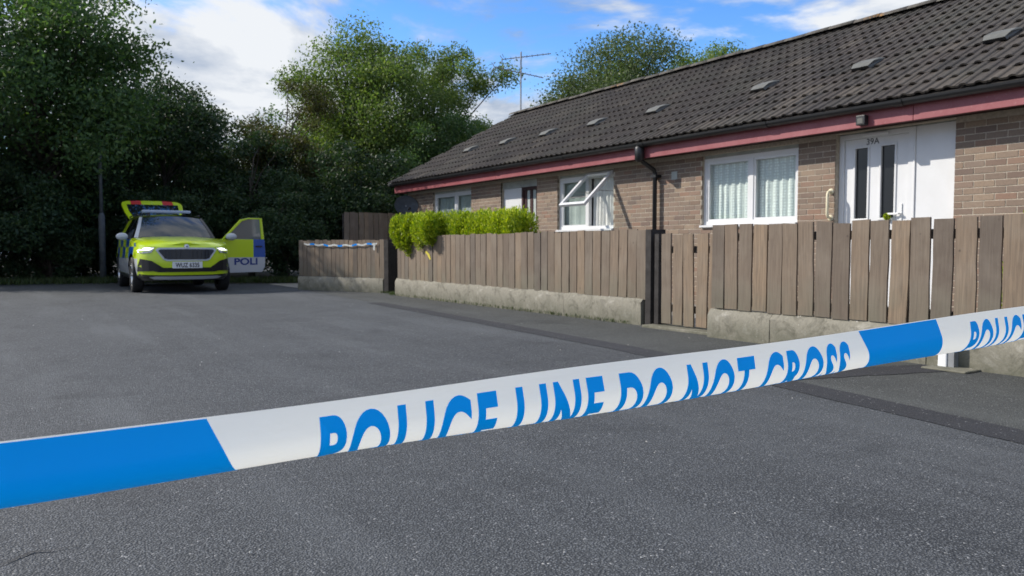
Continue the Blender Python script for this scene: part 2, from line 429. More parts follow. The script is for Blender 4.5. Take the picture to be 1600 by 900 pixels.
# openings: (y0, y1, z0, z1)
OPEN = [(14.42,16.20,1.16,2.14),(11.95,13.22,.14,2.16),(9.75,11.30,1.16,2.14),(6.20,7.82,1.16,2.16),(4.27,5.68,.14,2.20),(-.6,1.2,1.16,2.16)]
def wall_mesh():
    b = MB(); x0, x1 = WX + .004, WX + .10
    ys = sorted({Y0, Y1, *[o[0] for o in OPEN], *[o[1] for o in OPEN]})
    for a, c in zip(ys[:-1], ys[1:]):
        o = [q for q in OPEN if q[0] <= a and q[1] >= c]
        if not o: b.box(x0, x1, a, c, 0, WALL_TOP)
        else:
            b.box(x0, x1, a, c, 0, o[0][2]); b.box(x0, x1, a, c, o[0][3], WALL_TOP)
    # gables and back, with the gable triangle
    for y, y2 in ((Y0, Y0 + .1), (Y1 - .1, Y1)):
        b.prism([(x1, 0), (WX + HD, 0), (WX + HD, WALL_TOP), (WX + HD/2, 4.15), (x1, WALL_TOP)], lambda a, c, t: (a, t, c), y, y2)
    b.box(WX + HD - .1, WX + HD, Y0 + .1, Y1 - .1, 0, WALL_TOP)
    return b
wall = hpart(wall_mesh(), 'wall', M['mortar'])
b = MB(); b.box(WX + .12, WX + HD - .12, Y0 + .12, Y1 - .12, .0, .13); b.box(WX + 3.0, WX + 3.1, Y0+.12, Y1-.12, .13, 2.4)
b.box(WX + .12, WX + HD - .12, Y0+.12, Y1-.12, 2.36, 2.40)
hpart(b, 'room_lining', M['room'])

# bricks: one shared mesh, scaled in length
def brick_unit():
    b = MB(); c = .0018; x0, x1 = 0, .03; y0, y1 = -.5, .5; h = .0302
    # chamfer kept small because the length is scaled
    cy = c / .215
    b.add([(x1,y0,-h),(x1,y1,-h),(x1,y1,h),(x1,y0,h),(x0+c,y0,-h),(x0+c,y1,-h),(x0+c,y1,h),(x0+c,y0,h),
           (x0,y0+cy,-h+c),(x0,y1-cy,-h+c),(x0,y1-cy,h-c),(x0,y0+cy,h-c)],
          [(8,9,10,11),(4,5,9,8),(5,6,10,9),(6,7,11,10),(7,4,8,11),(0,1,5,4),(1,2,6,5),(2,3,7,6),(3,0,4,7)])
    return b
bu = brick_unit(); brick_me = bu.mesh('brick', M['brick'])
bricks = []
rg = random.Random(11)
course = 0
z = .0347
while z < WALL_TOP - .03:
    segs = [(Y0, Y1)]
    for o in OPEN:
        if o[2] < z + .03 and o[3] > z - .03:
            ns = []
            for a, c in segs:
                if o[1] <= a or o[0] >= c: ns.append((a, c)); continue
                if o[0] > a: ns.append((a, o[0]))
                if o[1] < c: ns.append((o[1], c))
            segs = ns
    off = .1045 if course % 2 else 0
    for a, c in segs:
        k = math.floor((a - off) / .209); y = off + k * .209
        while y < c - .001:
            s, e = max(y + .0045, a), min(y + .2045, c)
            if e - s > .03: bricks.append(((s+e)/2, z, e - s))
            y += .209
    z += .0694; course += 1
def vis_area(y, z, ln):
    p = proj((WX, y, z))
    if p is None or p[0] > 1606 or p[0] < 600 or z < 1.12: return 0
    return ln / p[2]**2 * (WX / math.hypot(WX, y))
bricks.sort(key=lambda q: -vis_area(*q))
rest = MB()
for i, (y, z, ln) in enumerate(bricks):
    dx = rg.uniform(-.0015, .0015)
    if i < 300: link('brick', brick_me, wall, (WX + dx, y, z), None, (1, ln, 1))
    else:
        rest.add([(WX + dx + v[0], y + v[1]*ln, z + v[2]) for v in bu.v], bu.f)
tag(rest.build('bricks_beyond', M['brick'], wall), kind='stuff')

# roof
TH = math.atan2(4.45 - 2.40, 11.68 - 7.93); EX, EZ = 7.93, 2.395
ct, st = math.cos(TH), math.sin(TH)
SL = math.hypot(11.68 - 7.93, 4.45 - 2.40)
def rp(s, y, n=0.0): return (EX + s*ct - n*st, y, EZ + s*st + n*ct)
RIDGE_X = EX + SL*ct; RIDGE_Z = EZ + SL*st
RY0, RY1 = Y0 - .12, Y1 + .10
b = MB()
b.add([rp(0.02, RY0 + .02, -.012), rp(0.02, RY1 - .02, -.012), rp(SL, RY1 - .02, -.012), rp(SL, RY0 + .02, -.012)], [(0, 1, 2, 3)])
ex2 = 2*RIDGE_X - EX
b.add([(RIDGE_X, RY0, RIDGE_Z), (RIDGE_X, RY1, RIDGE_Z), (ex2, RY1, EZ), (ex2, RY0, EZ)], [(0, 1, 2, 3)])
roof = hpart(b, 'roof', M['tile'])
GA, TW, TL = .345, .30, .41
prof = []
for y in (0, .035, .050, .075, .100, .115, .150, .185, .200, .225, .250, .265, .30):
    q = min(abs(y - .075), abs(y - .225)); prof.append((y, .021 if q < .01 else .016 if q < .03 else .002 if q < .045 else 0))
def tile_unit():
    b = MB(); n = len(prof)
    vs_ = [(0, y, z + .026) for y, z in prof] + [(TL, y, z + .004) for y, z in prof] + [(0.004, y, z + .005) for y, z in prof]
    fs = [(i, i+1, n+i+1, n+i) for i in range(n-1)] + [(2*n+i, 2*n+i+1, i+1, i) for i in range(n-1)]
    return b.add(vs_, fs)
tu = tile_unit(); tile_me = tu.mesh('roof_tile', M['tile'])
tiles = []
row = 0; s = .065
while s < SL - .05:
    y = RY0 + (.075 if row % 2 else 0)
    while y < RY1 - .02:
        tiles.append((s, y, row)); y += TW
    s += GA; row += 1
def tvis(s, y):
    p = proj(rp(s + .17, y + .15))
    if p is None or not (-20 < p[0] < 1640 and -30 < p[1] < 400): return 0
    return 1 / p[2]**2
tiles.sort(key=lambda q: -tvis(q[0], q[1]))
rest = MB(); rg = random.Random(5)
for i, (s, y, row) in enumerate(tiles):
    dn = rg.uniform(0, .005); dy = rg.uniform(-.004, .004); ry = rg.uniform(-.006, .006); ds = rg.uniform(-.006, .006)
    if i < 300:
        link('roof_tile', tile_me, roof, rp(s + ds, y + dy, dn), (0, -TH + ry, rg.uniform(-.006, .006)))
    else:
        rest.add([rp(s + ds + v[0], y + dy + v[1], dn + v[2]) for v in tu.v], tu.f)
tag(rest.build('roof_tiles_beyond', M['tile'], roof), kind='stuff')
# ridge tiles
b = MB(); n = 9
pr = [(math.cos(math.pi*(.08 + .84*k/(n-1)))*.125, math.sin(math.pi*(.08 + .84*k/(n-1)))*.10) for k in range(n)]
vs_ = [(x, 0, z_) for x, z_ in pr] + [(x*.96, .45, z_*.96) for x, z_ in pr] + [(x*.84, 0, z_*.82) for x, z_ in pr]
b.add(vs_, [(i, i+1, n+i+1, n+i) for i in range(n-1)] + [(i, 2*n+i, 2*n+i+1, i+1) for i in range(n-1)])
ridge_me = b.mesh('ridge_tile', M['ridge'], True)
y = RY0
while y < RY1 - .05:
    link('ridge_tile', ridge_me, roof, (RIDGE_X + rg.uniform(-.006, .006), y, RIDGE_Z + .005 + rg.uniform(-.005, .006)), (rg.uniform(-.008, .008), 0, 0)); y += .445
# verge undercloak at the far gable
b = MB(); b.add([rp(-.02, RY1 - .03, -.02), rp(SL, RY1 - .03, -.02), rp(SL, RY1 + .012, -.02), rp(-.02, RY1 + .012, -.02),
                 rp(-.02, RY1 - .03, .022), rp(SL, RY1 - .03, .022), rp(SL, RY1 + .012, .022), rp(-.02, RY1 + .012, .022)],
                [(0,3,2,1),(4,5,6,7),(0,1,5,4),(1,2,6,5),(2,3,7,6),(3,0,4,7)])
b.build('verge_strip', M['slab'], roof)
# roof vents: low hoods, closed front face coloured black for the mouth's shade
def vent_mesh():
    b = MB(); w = .155
    pts = [(-.02,-w*.8,.03),(-.02,w*.8,.03),(-.03,w*.72,.070),(-.03,-w*.72,.070),(.33,-w,.03),(.33,w,.03),(.08,-w*.9,.092),(.08,w*.9,.092),(.25,w*.8,.072),(.25,-w*.8,.072)]
    b.add(pts, [(0,1,2,3),(3,2,7,6),(6,7,8,9),(9,8,5,4),(0,3,6,9,4),(1,5,8,7,2)])
    b.m[0] = 1; return b
vent_me = vent_mesh().mesh('roof_vent', [M['vent'], M['black']])
for y in (4.26, 5.85, 7.45, 9.65, 11.25, 12.80, 14.33, 15.92):
    v = link('roof_vent', vent_me, roof, rp(1.42, y, .005), (0, -TH, rg.uniform(-.03, .03)))
# fascia boards, soffit, gutter
FX = 8.075
ys = [Y0 - .1, 1.0, 4.55, 8.63, 12.9, Y1 + .08]
for a, c in zip(ys[:-1], ys[1:]):
    o = hpart(MB().box(FX, FX + .022, a + .002, c - .002, 2.188, 2.405), 'fascia_board', M['fascia']); bevel(o, .004)
o = hpart(MB().box(FX + .024, WX + .09, Y0 - .1, Y1 + .05, 2.225, 2.235), 'soffit', M['soffit'])
# small box end closing the eaves at the far gable
o = hpart(MB().prism([(FX + .001, 2.19), (WX, 2.19), (WX, 2.62), (FX + .001, 2.40)], lambda a, c, t: (a, t, c), Y1 + .055, Y1 + .078), 'eaves_box_end', M['fascia'])
def gutter_mesh(a, c):
    b = MB(); n = 9; cx, cz, r = FX - .068, 2.408, .064
    P_ = [(cx + r*math.cos(math.pi + math.pi*k/(n-1)), cz + r*math.sin(math.pi + math.pi*k/(n-1))) for k in range(n)]
    Q_ = [(cx + (r-.006)*math.cos(math.pi + math.pi*k/(n-1)), cz + (r-.006)*math.sin(math.pi + math.pi*k/(n-1))) for k in range(n)]
    ring = P_ + Q_[::-1]; return b.prism(ring, lambda x, z_, t: (x, t, z_), a, c)
gut = hpart(gutter_mesh(Y0 - .1, Y1 + .1), 'gutter', M['black'])
for y in (2.9, 4.66, 6.4, 8.63, 10.6, 12.9, 15.1):
    b = MB(); n = 9; cx, cz = FX - .068, 2.408
    a0 = [(cx + .071*math.cos(math.pi + math.pi*k/(n-1)), cz + .071*math.sin(math.pi + math.pi*k/(n-1))) for k in range(n)]
    a1 = [(cx + .0645*math.cos(math.pi + math.pi*k/(n-1)), cz + .0645*math.sin(math.pi + math.pi*k/(n-1))) for k in range(n)]
    b.prism(a0 + a1[::-1], lambda x, z_, t: (x, t, z_), y - .05, y + .05); b.build('gutter_joint', M['black'], gut)
dp = MB().tube([(FX - .062, 8.72, 2.36), (FX - .062, 8.72, 2.20), (FX + .02, 8.715, 2.13), (WX - .10, 8.70, 2.03), (WX - .075, 8.70, 1.97), (WX - .075, 8.70, .05)], .034, 12)
dpo = hpart(dp, 'downpipe', M['black'], smooth=True)
MB().tube([(FX - .062, 8.71, 2.37), (FX - .062, 8.71, 2.33), (FX - .062, 8.71, 2.17), (FX - .055, 8.71, 2.13)], [.06, .075, .072, .04], 12).build('hopper', M['black'], dpo, True)
for zz in (1.93, 1.05): MB().box(WX - .12, WX, 8.64, 8.76, zz - .02, zz + .02).build('bracket', M['black'], dpo)
hpart(MB().box(WX - .006, WX - .001, 8.30, 8.42, 1.86, 1.98), 'wall_plate', M['upvc_head'])

# windows
def frame_rect(b, x0, x1, y0, y1, z0, z1, t):
    b.box(x0, x1, y0, y1, z0, z0 + t); b.box(x0, x1, y0, y1, z1 - t, z1)
    b.box(x0, x1, y0, y0 + t, z0 + t, z1 - t); b.box(x0, x1, y1 - t, y1, z0 + t, z1 - t)
def window(y0, y1, z0, z1, split, sash_side=None, mat=None):
    fx = WX + .055
    b = MB(); t = .055
    frame_rect(b, fx, fx + .07, y0 + .003, y1 - .003, z0 + .002, z1 - .05, t)
    b.box(fx + .001, fx + .069, split - .035, split + .035, z0 + t, z1 - .05 - t)
    w = hpart(b, 'window_frame', mat or M['upvc'])
    MB().box(fx + .01, fx + .06, y0 + .003, y1 - .003, z1 - .049, z1 - .001).build('head_board', M['upvc_head'], w)
    MB().box(WX - .04, fx + .09, y0 - .0, y1 + .0, z0 - .03, z0 + .001).build('sill', mat or M['upvc'], w)
    zt = z1 - .05 - t
    for side, (a, c) in (('near', (y0 + t, split - .035)), ('far', (split + .035, y1 - t))):
        if side == sash_side: continue
        b = MB(); frame_rect(b, fx + .012, fx + .052, a + .001, c - .001, z0 + t + .001, zt - .001, .03); b.build('bead', mat or M['upvc'], w)
        b = MB(); b.add([(fx + .034, a, z0 + t), (fx + .034, c, z0 + t), (fx + .034, c, zt), (fx + .034, a, zt)], [(0, 1, 2, 3)]); b.build('pane', M['glass'], w)
    return w, fx, zt
w1, _, _ = window(14.42, 16.20, 1.16, 2.14, 15.20)
w2, fx, zt = window(9.75, 11.30, 1.16, 2.14, 10.50, 'near')
w3, _, _ = window(6.20, 7.82, 1.16, 2.16, 6.98)
window(-.6, 1.2, 1.16, 2.16, .3)
# open top-hung sash of the second window
b = MB(); sy0, sy1, sh = 9.79, 10.48, .83
frame_rect(b, -.05, 0, sy0, sy1, -sh, 0, .055)
sash = b.build('open_sash', M['upvc'], w2, loc=(fx - .002, 0, zt + .055), rot=(0, R(47), 0))
bevel(sash, .004)
b = MB(); b.add([(-.025, sy0 + .05, -sh + .05), (-.025, sy1 - .05, -sh + .05), (-.025, sy1 - .05, -.05), (-.025, sy0 + .05, -.05)], [(0, 1, 2, 3)])
o = b.build('sash_pane', M['glass'], w2, loc=sash.location, rot=sash.rotation_euler)
for yy in (sy0 + .03, sy1 - .03):
    MB().tube([(fx + .01, yy, zt - .25), (fx - .30, yy, zt - .255)], .007, 6).build('stay', M['galv'], w2)
# curtains
def curtain(name, y0, y1, z0, z1, x, mat, label, amp=.018, wl=.11, cat='curtain', group=None, taper=None):
    b = MB(); n = int((y1 - y0)/.0125); rows = 6; rg_ = random.Random(int(y0*100)); ph = rg_.uniform(0, 6)
    for j in range(rows + 1):
        for i in range(n + 1):
            u = i/n; v = j/rows; yy = y0 + (y1 - y0)*u
            a_ = amp*(.55 + .45*v)
            off = a_*math.sin(2*math.pi*yy/wl + ph + .8*math.sin(yy*9)) + .3*a_*math.sin(2*math.pi*yy/(wl*.43) + ph*2)
            b.v.append((x + off, yy + (taper or 0)*v*u, z1 - (z1 - z0)*v))
    for j in range(rows):
        for i in range(n):
            k = j*(n+1) + i; b.f.append((k, k+1, k+n+2, k+n+1)); b.m.append(0)
    o = b.build(name, mat, None, True); return tag(o, label, cat, group)
curtain('net_curtain', 6.21, 6.975, 1.18, 2.09, WX + .15, M['lace'], 'patterned lace net curtain behind the window pane nearest the white front door')
curtain('net_curtain', 6.985, 7.90, 1.18, 2.09, WX + .152, M['lace'], 'patterned lace net curtain in the left pane of the large net-curtained window')
curtain('window_curtain', 9.79, 10.46, 1.18, 2.08, WX + .17, M['curtain'], 'white curtain hanging in folds behind the open tilted window', .022, .085)
curtain('window_curtain', 10.50, 11.42, 1.18, 2.08, WX + .15, M['curtain_beige'], 'pale grey green curtain in the fixed pane beside the open window', .008, .2)
curtain('window_curtain', 14.44, 16.34, 1.18, 2.08, WX + .15, M['curtain_beige'], 'pale curtain in the far window above the bright green hedge', .010, .15)
curtain('window_curtain', 9.79, 10.46, 1.5, 2.08, WX + .55, M['curtain_beige'], 'dim inner curtain deep behind the open tilted window', .01, .2)

# the white front door with its side panel
DX = WX + .10
b = MB(); dz = .16
frame_rect(b, DX - .02, DX + .06, 4.762, 5.675, dz, 2.185, .06)
door = hpart(b, 'door_frame', M['upvc'])
b = MB(); ya, yb = 4.825, 5.612                   # leaf with two glazed slots
slots = [(5.315, 5.475), (4.985, 5.150)]
b.box(DX, DX + .045, ya, yb, dz + .06, 1.18); b.box(DX, DX + .045, ya, yb, 2.015, 2.122)
for a, c in ((ya, slots[1][0]), (slots[1][1], slots[0][0]), (slots[0][1], yb)): b.box(DX + .0005, DX + .0445, a, c, 1.18, 2.015)
leaf = b.build('door_leaf', M['upvc'], door)
for a, c in slots:
    MB().box(DX + .02, DX + .03, a, c, 1.18, 2.015).build('door_pane', M['dark_glass'], door)
    bb = MB(); frame_rect(bb, DX - .012, DX + .006, a - .022, c + .022, 1.158, 2.037, .024); o = bb.build('glazing_trim', M['upvc'], door); bevel(o, .004)
bb = MB().box(DX - .012, DX - .001, 4.885, 4.915, 1.08, 1.34); bb.box(DX - .055, DX - .012, 4.892, 4.909, 1.215, 1.233); bb.box(DX - .055, DX - .038, 4.892, 5.03, 1.213, 1.235)
o = bb.build('door_handle', M['white'], door); bevel(o, .004)
hpart(MB().box(DX - .015, DX + .03, 4.275, 4.735, .16, 2.185), 'door_side_panel', M['upvc'])
bb = MB(); bb.box(DX - .03, DX + .05, 4.737, 4.760, .16, 2.185); o = hpart(bb, 'panel_trim', M['upvc']); bevel(o, .006)
bb = MB().box(DX - .01, DX + .05, 4.275, 5.675, 2.187, 2.199); hpart(bb, 'door_head', M['upvc_head'])
bb = MB().box(DX - .06, DX - .021, 5.05, 5.36, 2.135, 2.175); o = hpart(bb, 'draught_hood', M['upvc']); bevel(o, .01)
hpart(MB().box(WX - .06, DX - .02, 4.27, 5.68, .05, .155), 'door_step', M['slab'])
def text_mesh(name, body, size, mat, sx=1.0, offset=0.0, align='CENTER', spacing=1.0, words=1.0):
    cu = bpy.data.curves.new(name, 'FONT'); cu.body = body; cu.size = size; cu.align_x = align; cu.offset = offset; cu.space_character = spacing; cu.space_word = words
    cu.resolution_u = 8
    to = bpy.data.objects.new(name, cu); COL.objects.link(to); bpy.context.view_layer.update()
    me = bpy.data.meshes.new_from_object(to.evaluated_get(bpy.context.evaluated_depsgraph_get()))
    bpy.data.objects.remove(to); bpy.data.curves.remove(cu)
    for v in me.vertices: v.co.x *= sx
    me.name = name; me.materials.clear(); me.materials.append(mat); return me
me = text_mesh('house_number', '39A', .098, M['number'], 1.0, .001)
for v in me.vertices: v.co = (DX - .0015, 5.262 - v.co.x, 2.048 + v.co.y)
link('house_number', me, door)
# far pale panel and dark brown door
b = MB(); b.box(WX + .07, WX + .11, 12.56, 13.21, .16, 2.02); hpart(b, 'white_side_panel', M['upvc'])
b = MB(); b.box(WX + .05, WX + .12, 11.955, 13.215, 2.022, 2.155); hpart(b, 'door_head_board', M['upvc_head'])
b = MB(); frame_rect(b, WX + .06, WX + .12, 11.96, 12.555, .16, 2.02, .06); d2 = hpart(b, 'brown_door_frame', M['brown_door'])
b = MB(); b.box(WX + .085, WX + .115, 12.022, 12.493, .22, .95)
b.box(WX + .085, WX + .115, 12.022, 12.10, .951, 1.958); b.box(WX + .085, WX + .115, 12.21, 12.30, .951, 1.958); b.box(WX + .085, WX + .115, 12.41, 12.493, .951, 1.958)
b.build('door_leaf', M['brown_door'], d2)
for a, c in ((12.10, 12.21), (12.30, 12.41)): MB().box(WX + .098, WX + .104, a, c, .951, 1.958).build('door_pane', M['curtain_beige'], d2)

# ivory grab rail by the white door
g = MB().tube([(WX - .005, 5.725, 1.20), (WX - .06, 5.725, 1.21), (WX - .072, 5.725, 1.24), (WX - .072, 5.725, 1.48), (WX - .06, 5.725, 1.51), (WX - .005, 5.725, 1.52)], .017, 10)
gr = tag(g.build('grab_rail', M['ivory'], None, True), 'ivory grab rail on the brick beside the white front door', 'grab rail')
for zz in (1.20, 1.52): MB().lathe([(0, -.014), (.035, -.012), (.038, 0)], 16, 'X', (WX, 5.725, zz)).build('rose', M['ivory'], gr, True)
# yellow-green ornament hanging on the door handle
b = MB(); rg = random.Random(2)
for k in range(70):
    d = Vector((rg.gauss(0,1), rg.gauss(0,1), rg.gauss(0,1))).normalized(); c = Vector((DX - .045, 5.04, 1.195)); p = c + d*.042
    a = d.orthogonal().normalized()*.013; e = d.cross(a).normalized()*.013
    b.add([c + d*.01, p + a, p + e, p - a], [(0,1,2),(0,2,3)])
tag(b.build('door_ornament', M['leaf_gold']), 'small yellow green pompom hanging at the white door handle', 'ornament')
# security light on the fascia
sl = MB().box(FX - .075, FX, 5.055, 5.165, 2.205, 2.315); so = tag(bevel(sl.build('security_light', M['black']), .008), 'small square black security light on the red fascia above the white door', 'light')
MB().box(FX - .079, FX - .0745, 5.078, 5.142, 2.222, 2.280).build('lens', M['vent'], so)

# satellite dish on the far end of the front wall
sdsh = tag(empty('satellite_dish', (8.12, 17.05, 1.86)), 'dark grey satellite dish on the wall at the far end of the bungalow row', 'satellite dish')
prof_d = [(0, .055), (.10, .048), (.18, .032), (.25, .010), (.29, -.012), (.295, -.018), (.28, -.006), (.17, .022), (0, .045)]
dm = MB().lathe(prof_d, 28, 'Y'); do = dm.build('reflector', M['dish'], sdsh, True); do.rotation_euler = (R(-14), 0, R(-16)); do.scale = (1.0, 1.0, .86)
MB().tube([(0, .04, 0), (.10, .10, -.02), (.28, .10, -.02)], .018, 8).build('mount_arm', M['galv'], sdsh)
MB().tube([(.03, -.02, -.22), (-.08, -.30, -.10)], .010, 8).build('feed_arm', M['galv'], sdsh)
MB().tube([(-.08, -.29, -.10), (-.075, -.36, -.075)], .026, 10).build('receiver', M['black'], sdsh)
# television aerials on the far gable
ae = tag(empty('television_aerial', (RIDGE_X, 17.38, RIDGE_Z)), 'two rod television aerials on a thin mast above the far end of the ridge', 'aerial')
MB().tube([(0, 0, -.1), (.01, 0, 1.66)], .021, 8).build('mast', M['galv'], ae)
def yagi(z, a, l0, l1, tilt, n):
    b = MB(); d = Vector((math.cos(a), math.sin(a), tilt)).normalized(); e = Vector((-math.sin(a), math.cos(a), 0)); c = Vector((.02, 0, z))
    b.tube([c - d*l0, c + d*l1], .013, 6)
    for k in range(n):
        p = c - d*l0 + d*(l0 + l1)*(k + .5)/n; h = .17 - .06*k/n; b.tube([p - e*h, p + e*h], .006, 5)
    for s_ in (-1, 1):
        q = c - d*l0; b.tube([q + Vector((0, 0, 0)), q + Vector((0, 0, .11*s_)) - d*.08], .010, 5); b.tube([q + e*.16 + Vector((0,0,.10*s_)), q - e*.16 + Vector((0,0,.10*s_))], .008, 5)
    return b
yagi(1.52, R(-38), .50, .80, .10, 9).build('upper_antenna', M['galv'], ae)
yagi(1.10, R(-20), .75, .62, -.16, 9).build('lower_antenna', M['galv'], ae)

# ------------------------------------------------------------------ fences
def board_mesh(w, h, t=.020, seed=0):
    rg_ = random.Random(seed); b = MB(); n = 5
    tl, tr = h + rg_.uniform(-.006, .006), h + rg_.uniform(-.006, .006)
    for j in range(n + 1):
        f = j/n; bow = rg_.uniform(-.003, .003)
        zl, zr = tl*f, tr*f
        for (x, y, zz) in ((0, -w/2 + bow, zl), (0, w/2 + bow, zr), (t, w/2 + bow, zr), (t, -w/2 + bow, zl)): b.v.append((x, y, zz))
    for j in range(n):
        for k in range(4):
            k2 = (k+1) % 4; b.f.append((j*4+k, j*4+k2, j*4+4+k2, j*4+4+k)); b.m.append(0)
    b.f += [(3,2,1,0), (n*4, n*4+1, n*4+2, n*4+3)]; b.m += [0, 0]
    return b.mesh('board', M['board'])
def run(root, p0, p1, z0, ztop, pitch, w, seed, rails=True, posts=True, tops=None, lean=.014, zr=(.22, .62)):
    """boards along p0->p1 (ground points); the board face is on the left of the direction of travel"""
    rg_ = random.Random(seed); p0 = Vector((*p0, 0)); p1 = Vector((*p1, 0)); d = (p1 - p0); ln = d.length; d.normalize()
    ang = math.atan2(d.y, d.x) - math.pi/2           # board local +Y along d
    inv = Matrix.Translation(root.location) @ Matrix.Rotation(root.rotation_euler.z, 4, 'Z'); inv.invert()
    ms = [board_mesh(w*rg_.uniform(.96, 1.03), ztop - z0 + rg_.uniform(-.008, .010), .020, seed*31 + k) for k in range(9)]
    n = round(ln/pitch)
    nrm = Vector((math.cos(ang), math.sin(ang), 0))   # local +X (behind the face)
    for i in range(n):
        p = p0 + d*(ln*(i + .5)/n)
        o = link('board', rg_.choice(ms), root); m = Matrix.Translation(p + nrm*rg_.uniform(-.004, .004) + Vector((0, 0, z0 + rg_.uniform(-.006, .006)))) @ Matrix.Rotation(ang, 4, 'Z') @ Matrix.Rotation(rg_.gauss(0, lean*.55), 4, 'X')
        o.matrix_basis = inv @ m
    rot = Matrix.Rotation(ang, 4, 'Z')
    def bx(name, s0, s1, a, c, zz0, zz1, mat):
        b = MB().box(a, c, 0, s1 - s0, zz0, zz1); o = b.build(name, mat, root)
        o.matrix_basis = inv @ (Matrix.Translation(p0 + d*s0) @ rot); return o
    H_ = ztop - z0
    if rails:
        for f in zr: bx('rail', 0, ln, .024, .062, z0 + H_*f - .035, z0 + H_*f + .035, M['rail'])
    if posts:
        k = max(1, round(ln/1.8))
        for i in range(k + 1): bx('post', min(ln - .08, ln*i/k), min(ln - .08, ln*i/k) + .08, .063, .143, .0, ztop - .03, M['post'])
    return bx
def dwarf_wall(root, p0, p1, h, th, ch, lens, seed):
    rg_ = random.Random(seed); p0 = Vector((*p0, 0)); p1 = Vector((*p1, 0)); d = p1 - p0; ln = d.length; d.normalize(); ang = math.atan2(d.y, d.x) - math.pi/2
    inv = Matrix.Translation(root.location).inverted(); s_ = 0.0
    while s_ < ln - .01:
        l_ = min(lens*rg_.uniform(.85, 1.15), ln - s_)
        if ln - s_ - l_ < .25: l_ = ln - s_
        b = MB(); ns = max(2, int(l_/.055))
        hh = h + rg_.uniform(-.006, .006)
        ring = [(0, -.02), (0, hh*.35), (.0, hh - ch*1.3), (ch, hh), (th - ch, hh), (th, hh - ch), (th, -.02)]
        for i in range(ns + 1):
            y = .003 + (l_ - .006)*i/ns
            for (x, zz) in ring: b.v.append((x + (rg_.uniform(-.004, .004) if zz > 0 else 0), y, zz + (rg_.uniform(-.005, .003) if zz > .1 else 0)))
        q = len(ring)
        for i in range(ns):
            for k in range(q - 1): b.f.append((i*q+k, i*q+k+1, (i+1)*q+k+1, (i+1)*q+k)); b.m.append(0)
        b.f += [tuple(range(q)), tuple(ns*q + k for k in range(q))[::-1]]; b.m += [0, 0]
        o = b.build('concrete_block', M['concrete'], root); o.matrix_basis = inv @ (Matrix.Translation(p0 + d*s_) @ Matrix.Rotation(ang, 4, 'Z'))
        smooth_by_angle(o, 40); s_ += l_
# main run from the near gate to the far gap
fa = tag(empty('garden_fence', (5.70, 9.2, 0)), 'long brown board fence on a concrete kerb wall between the gate and the green hedge', 'fence')
bx = run(fa, (5.70, 6.08), (5.70, 12.36), .285, 1.035, .150, .137, 21, zr=(.2, .72))
dwarf_wall(fa, (5.672, 6.12), (5.672, 12.40), .30, .20, .035, 1.5, 4)
o = bx('gate_post', -.085, -.004, -.012, .20, .0, 1.03, M['post'])
# near run, right of the gate
fb = tag(empty('garden_fence', (5.48, 2.0, 0)), 'nearest brown board fence with gaps in front of the white door', 'fence')
run(fb, (5.48, -2.4), (5.48, 4.97), .275, 1.04, .158, .139, 33, zr=(.10, .86))
dwarf_wall(fb, (5.452, -2.4), (5.452, 4.985), .272, .22, .04, 1.35, 9)
# gate
ga = tag(empty('garden_gate', (5.70, 5.5, 0)), 'narrow brown board gate with uneven tops between the two front fences', 'gate')
bxg = run(ga, (5.70, 5.06), (5.70, 5.85), .045, .975, .158, .134, 44, posts=False, lean=.02, zr=(.18, .83))
bxg('post', .83, .89, .0, .16, 0, .98, M['post'])
# concrete threshold at the gate
o = tag(bevel(MB().box(5.56, 5.86, 4.99, 5.99, -.02, .028).build('gate_threshold', M['concrete']), .008), 'pale concrete threshold strip at the foot of the garden gate', 'threshold')
# far run beyond the gap, turned towards the road
fc = tag(empty('garden_fence', (5.36, 14.3, 0)), 'short brown board fence by the police car with tape strung along it', 'fence')
bxc = run(fc, (5.84, 13.22), (4.93, 15.38), .275, .985, .118, .110, 55, posts=True, zr=(.2, .8))
dwarf_wall(fc, (5.81, 13.23), (4.90, 15.40), .275, .2, .03, 1.2, 12)
bxc('gate_post', -.11, -.005, -.02, .30, 0, .99, M['post'])
# tall dark fence behind, from the house corner
fd = tag(empty('tall_fence', (6.9, 18.1, 0)), 'tall dark close-boarded fence in the shade beyond the end of the bungalows', 'fence')
run(fd, (8.35, 18.05), (6.95, 18.15), .03, 1.72, .125, .123, 66, zr=(.15, .8))

# ------------------------------------------------------------------ police car
LIME = (.50, .66, .008); BLUE = (.006, .080, .36); SILV = (.46, .48, .50)
def m_paint(name, fn):
    t = NT(name); c = fn(t); t.set(c, .28); t.b.inputs['Coat Weight'].default_value = .6; t.b.inputs['Coat Roughness'].default_value = .06; return t.mat
def livery(t):
    x, y, z = t.sep(t.coord('Object')); ax = t.math('ABSOLUTE', x)
    side = t.math('MULTIPLY', t.math('GREATER_THAN', ax, .835), t.math('GREATER_THAN', y, -1.98))
    par = t.math('ADD', t.math('FLOOR', t.math('DIVIDE', t.math('ADD', y, 10.2), .58)), t.math('FLOOR', t.math('DIVIDE', t.math('SUBTRACT', z, .64), .22)))
    chk = t.math('GREATER_THAN', t.math('MODULO', par, 2.0), .5)
    cs = t.mix(chk, LIME, BLUE); cs = t.mix(t.math('LESS_THAN', z, .64), cs, SILV)
    cs = t.mix(side, LIME, cs)
    return t.mix(t.math('LESS_THAN', z, .335), cs, (.014, .014, .016))
M['livery'] = m_paint('police_livery', livery)
M['silver'] = m_paint('silver_paint', lambda t: t.mix(0, SILV, SILV))
M['lime'] = m_paint('lime_reflective', lambda t: t.mix(0, LIME, LIME))
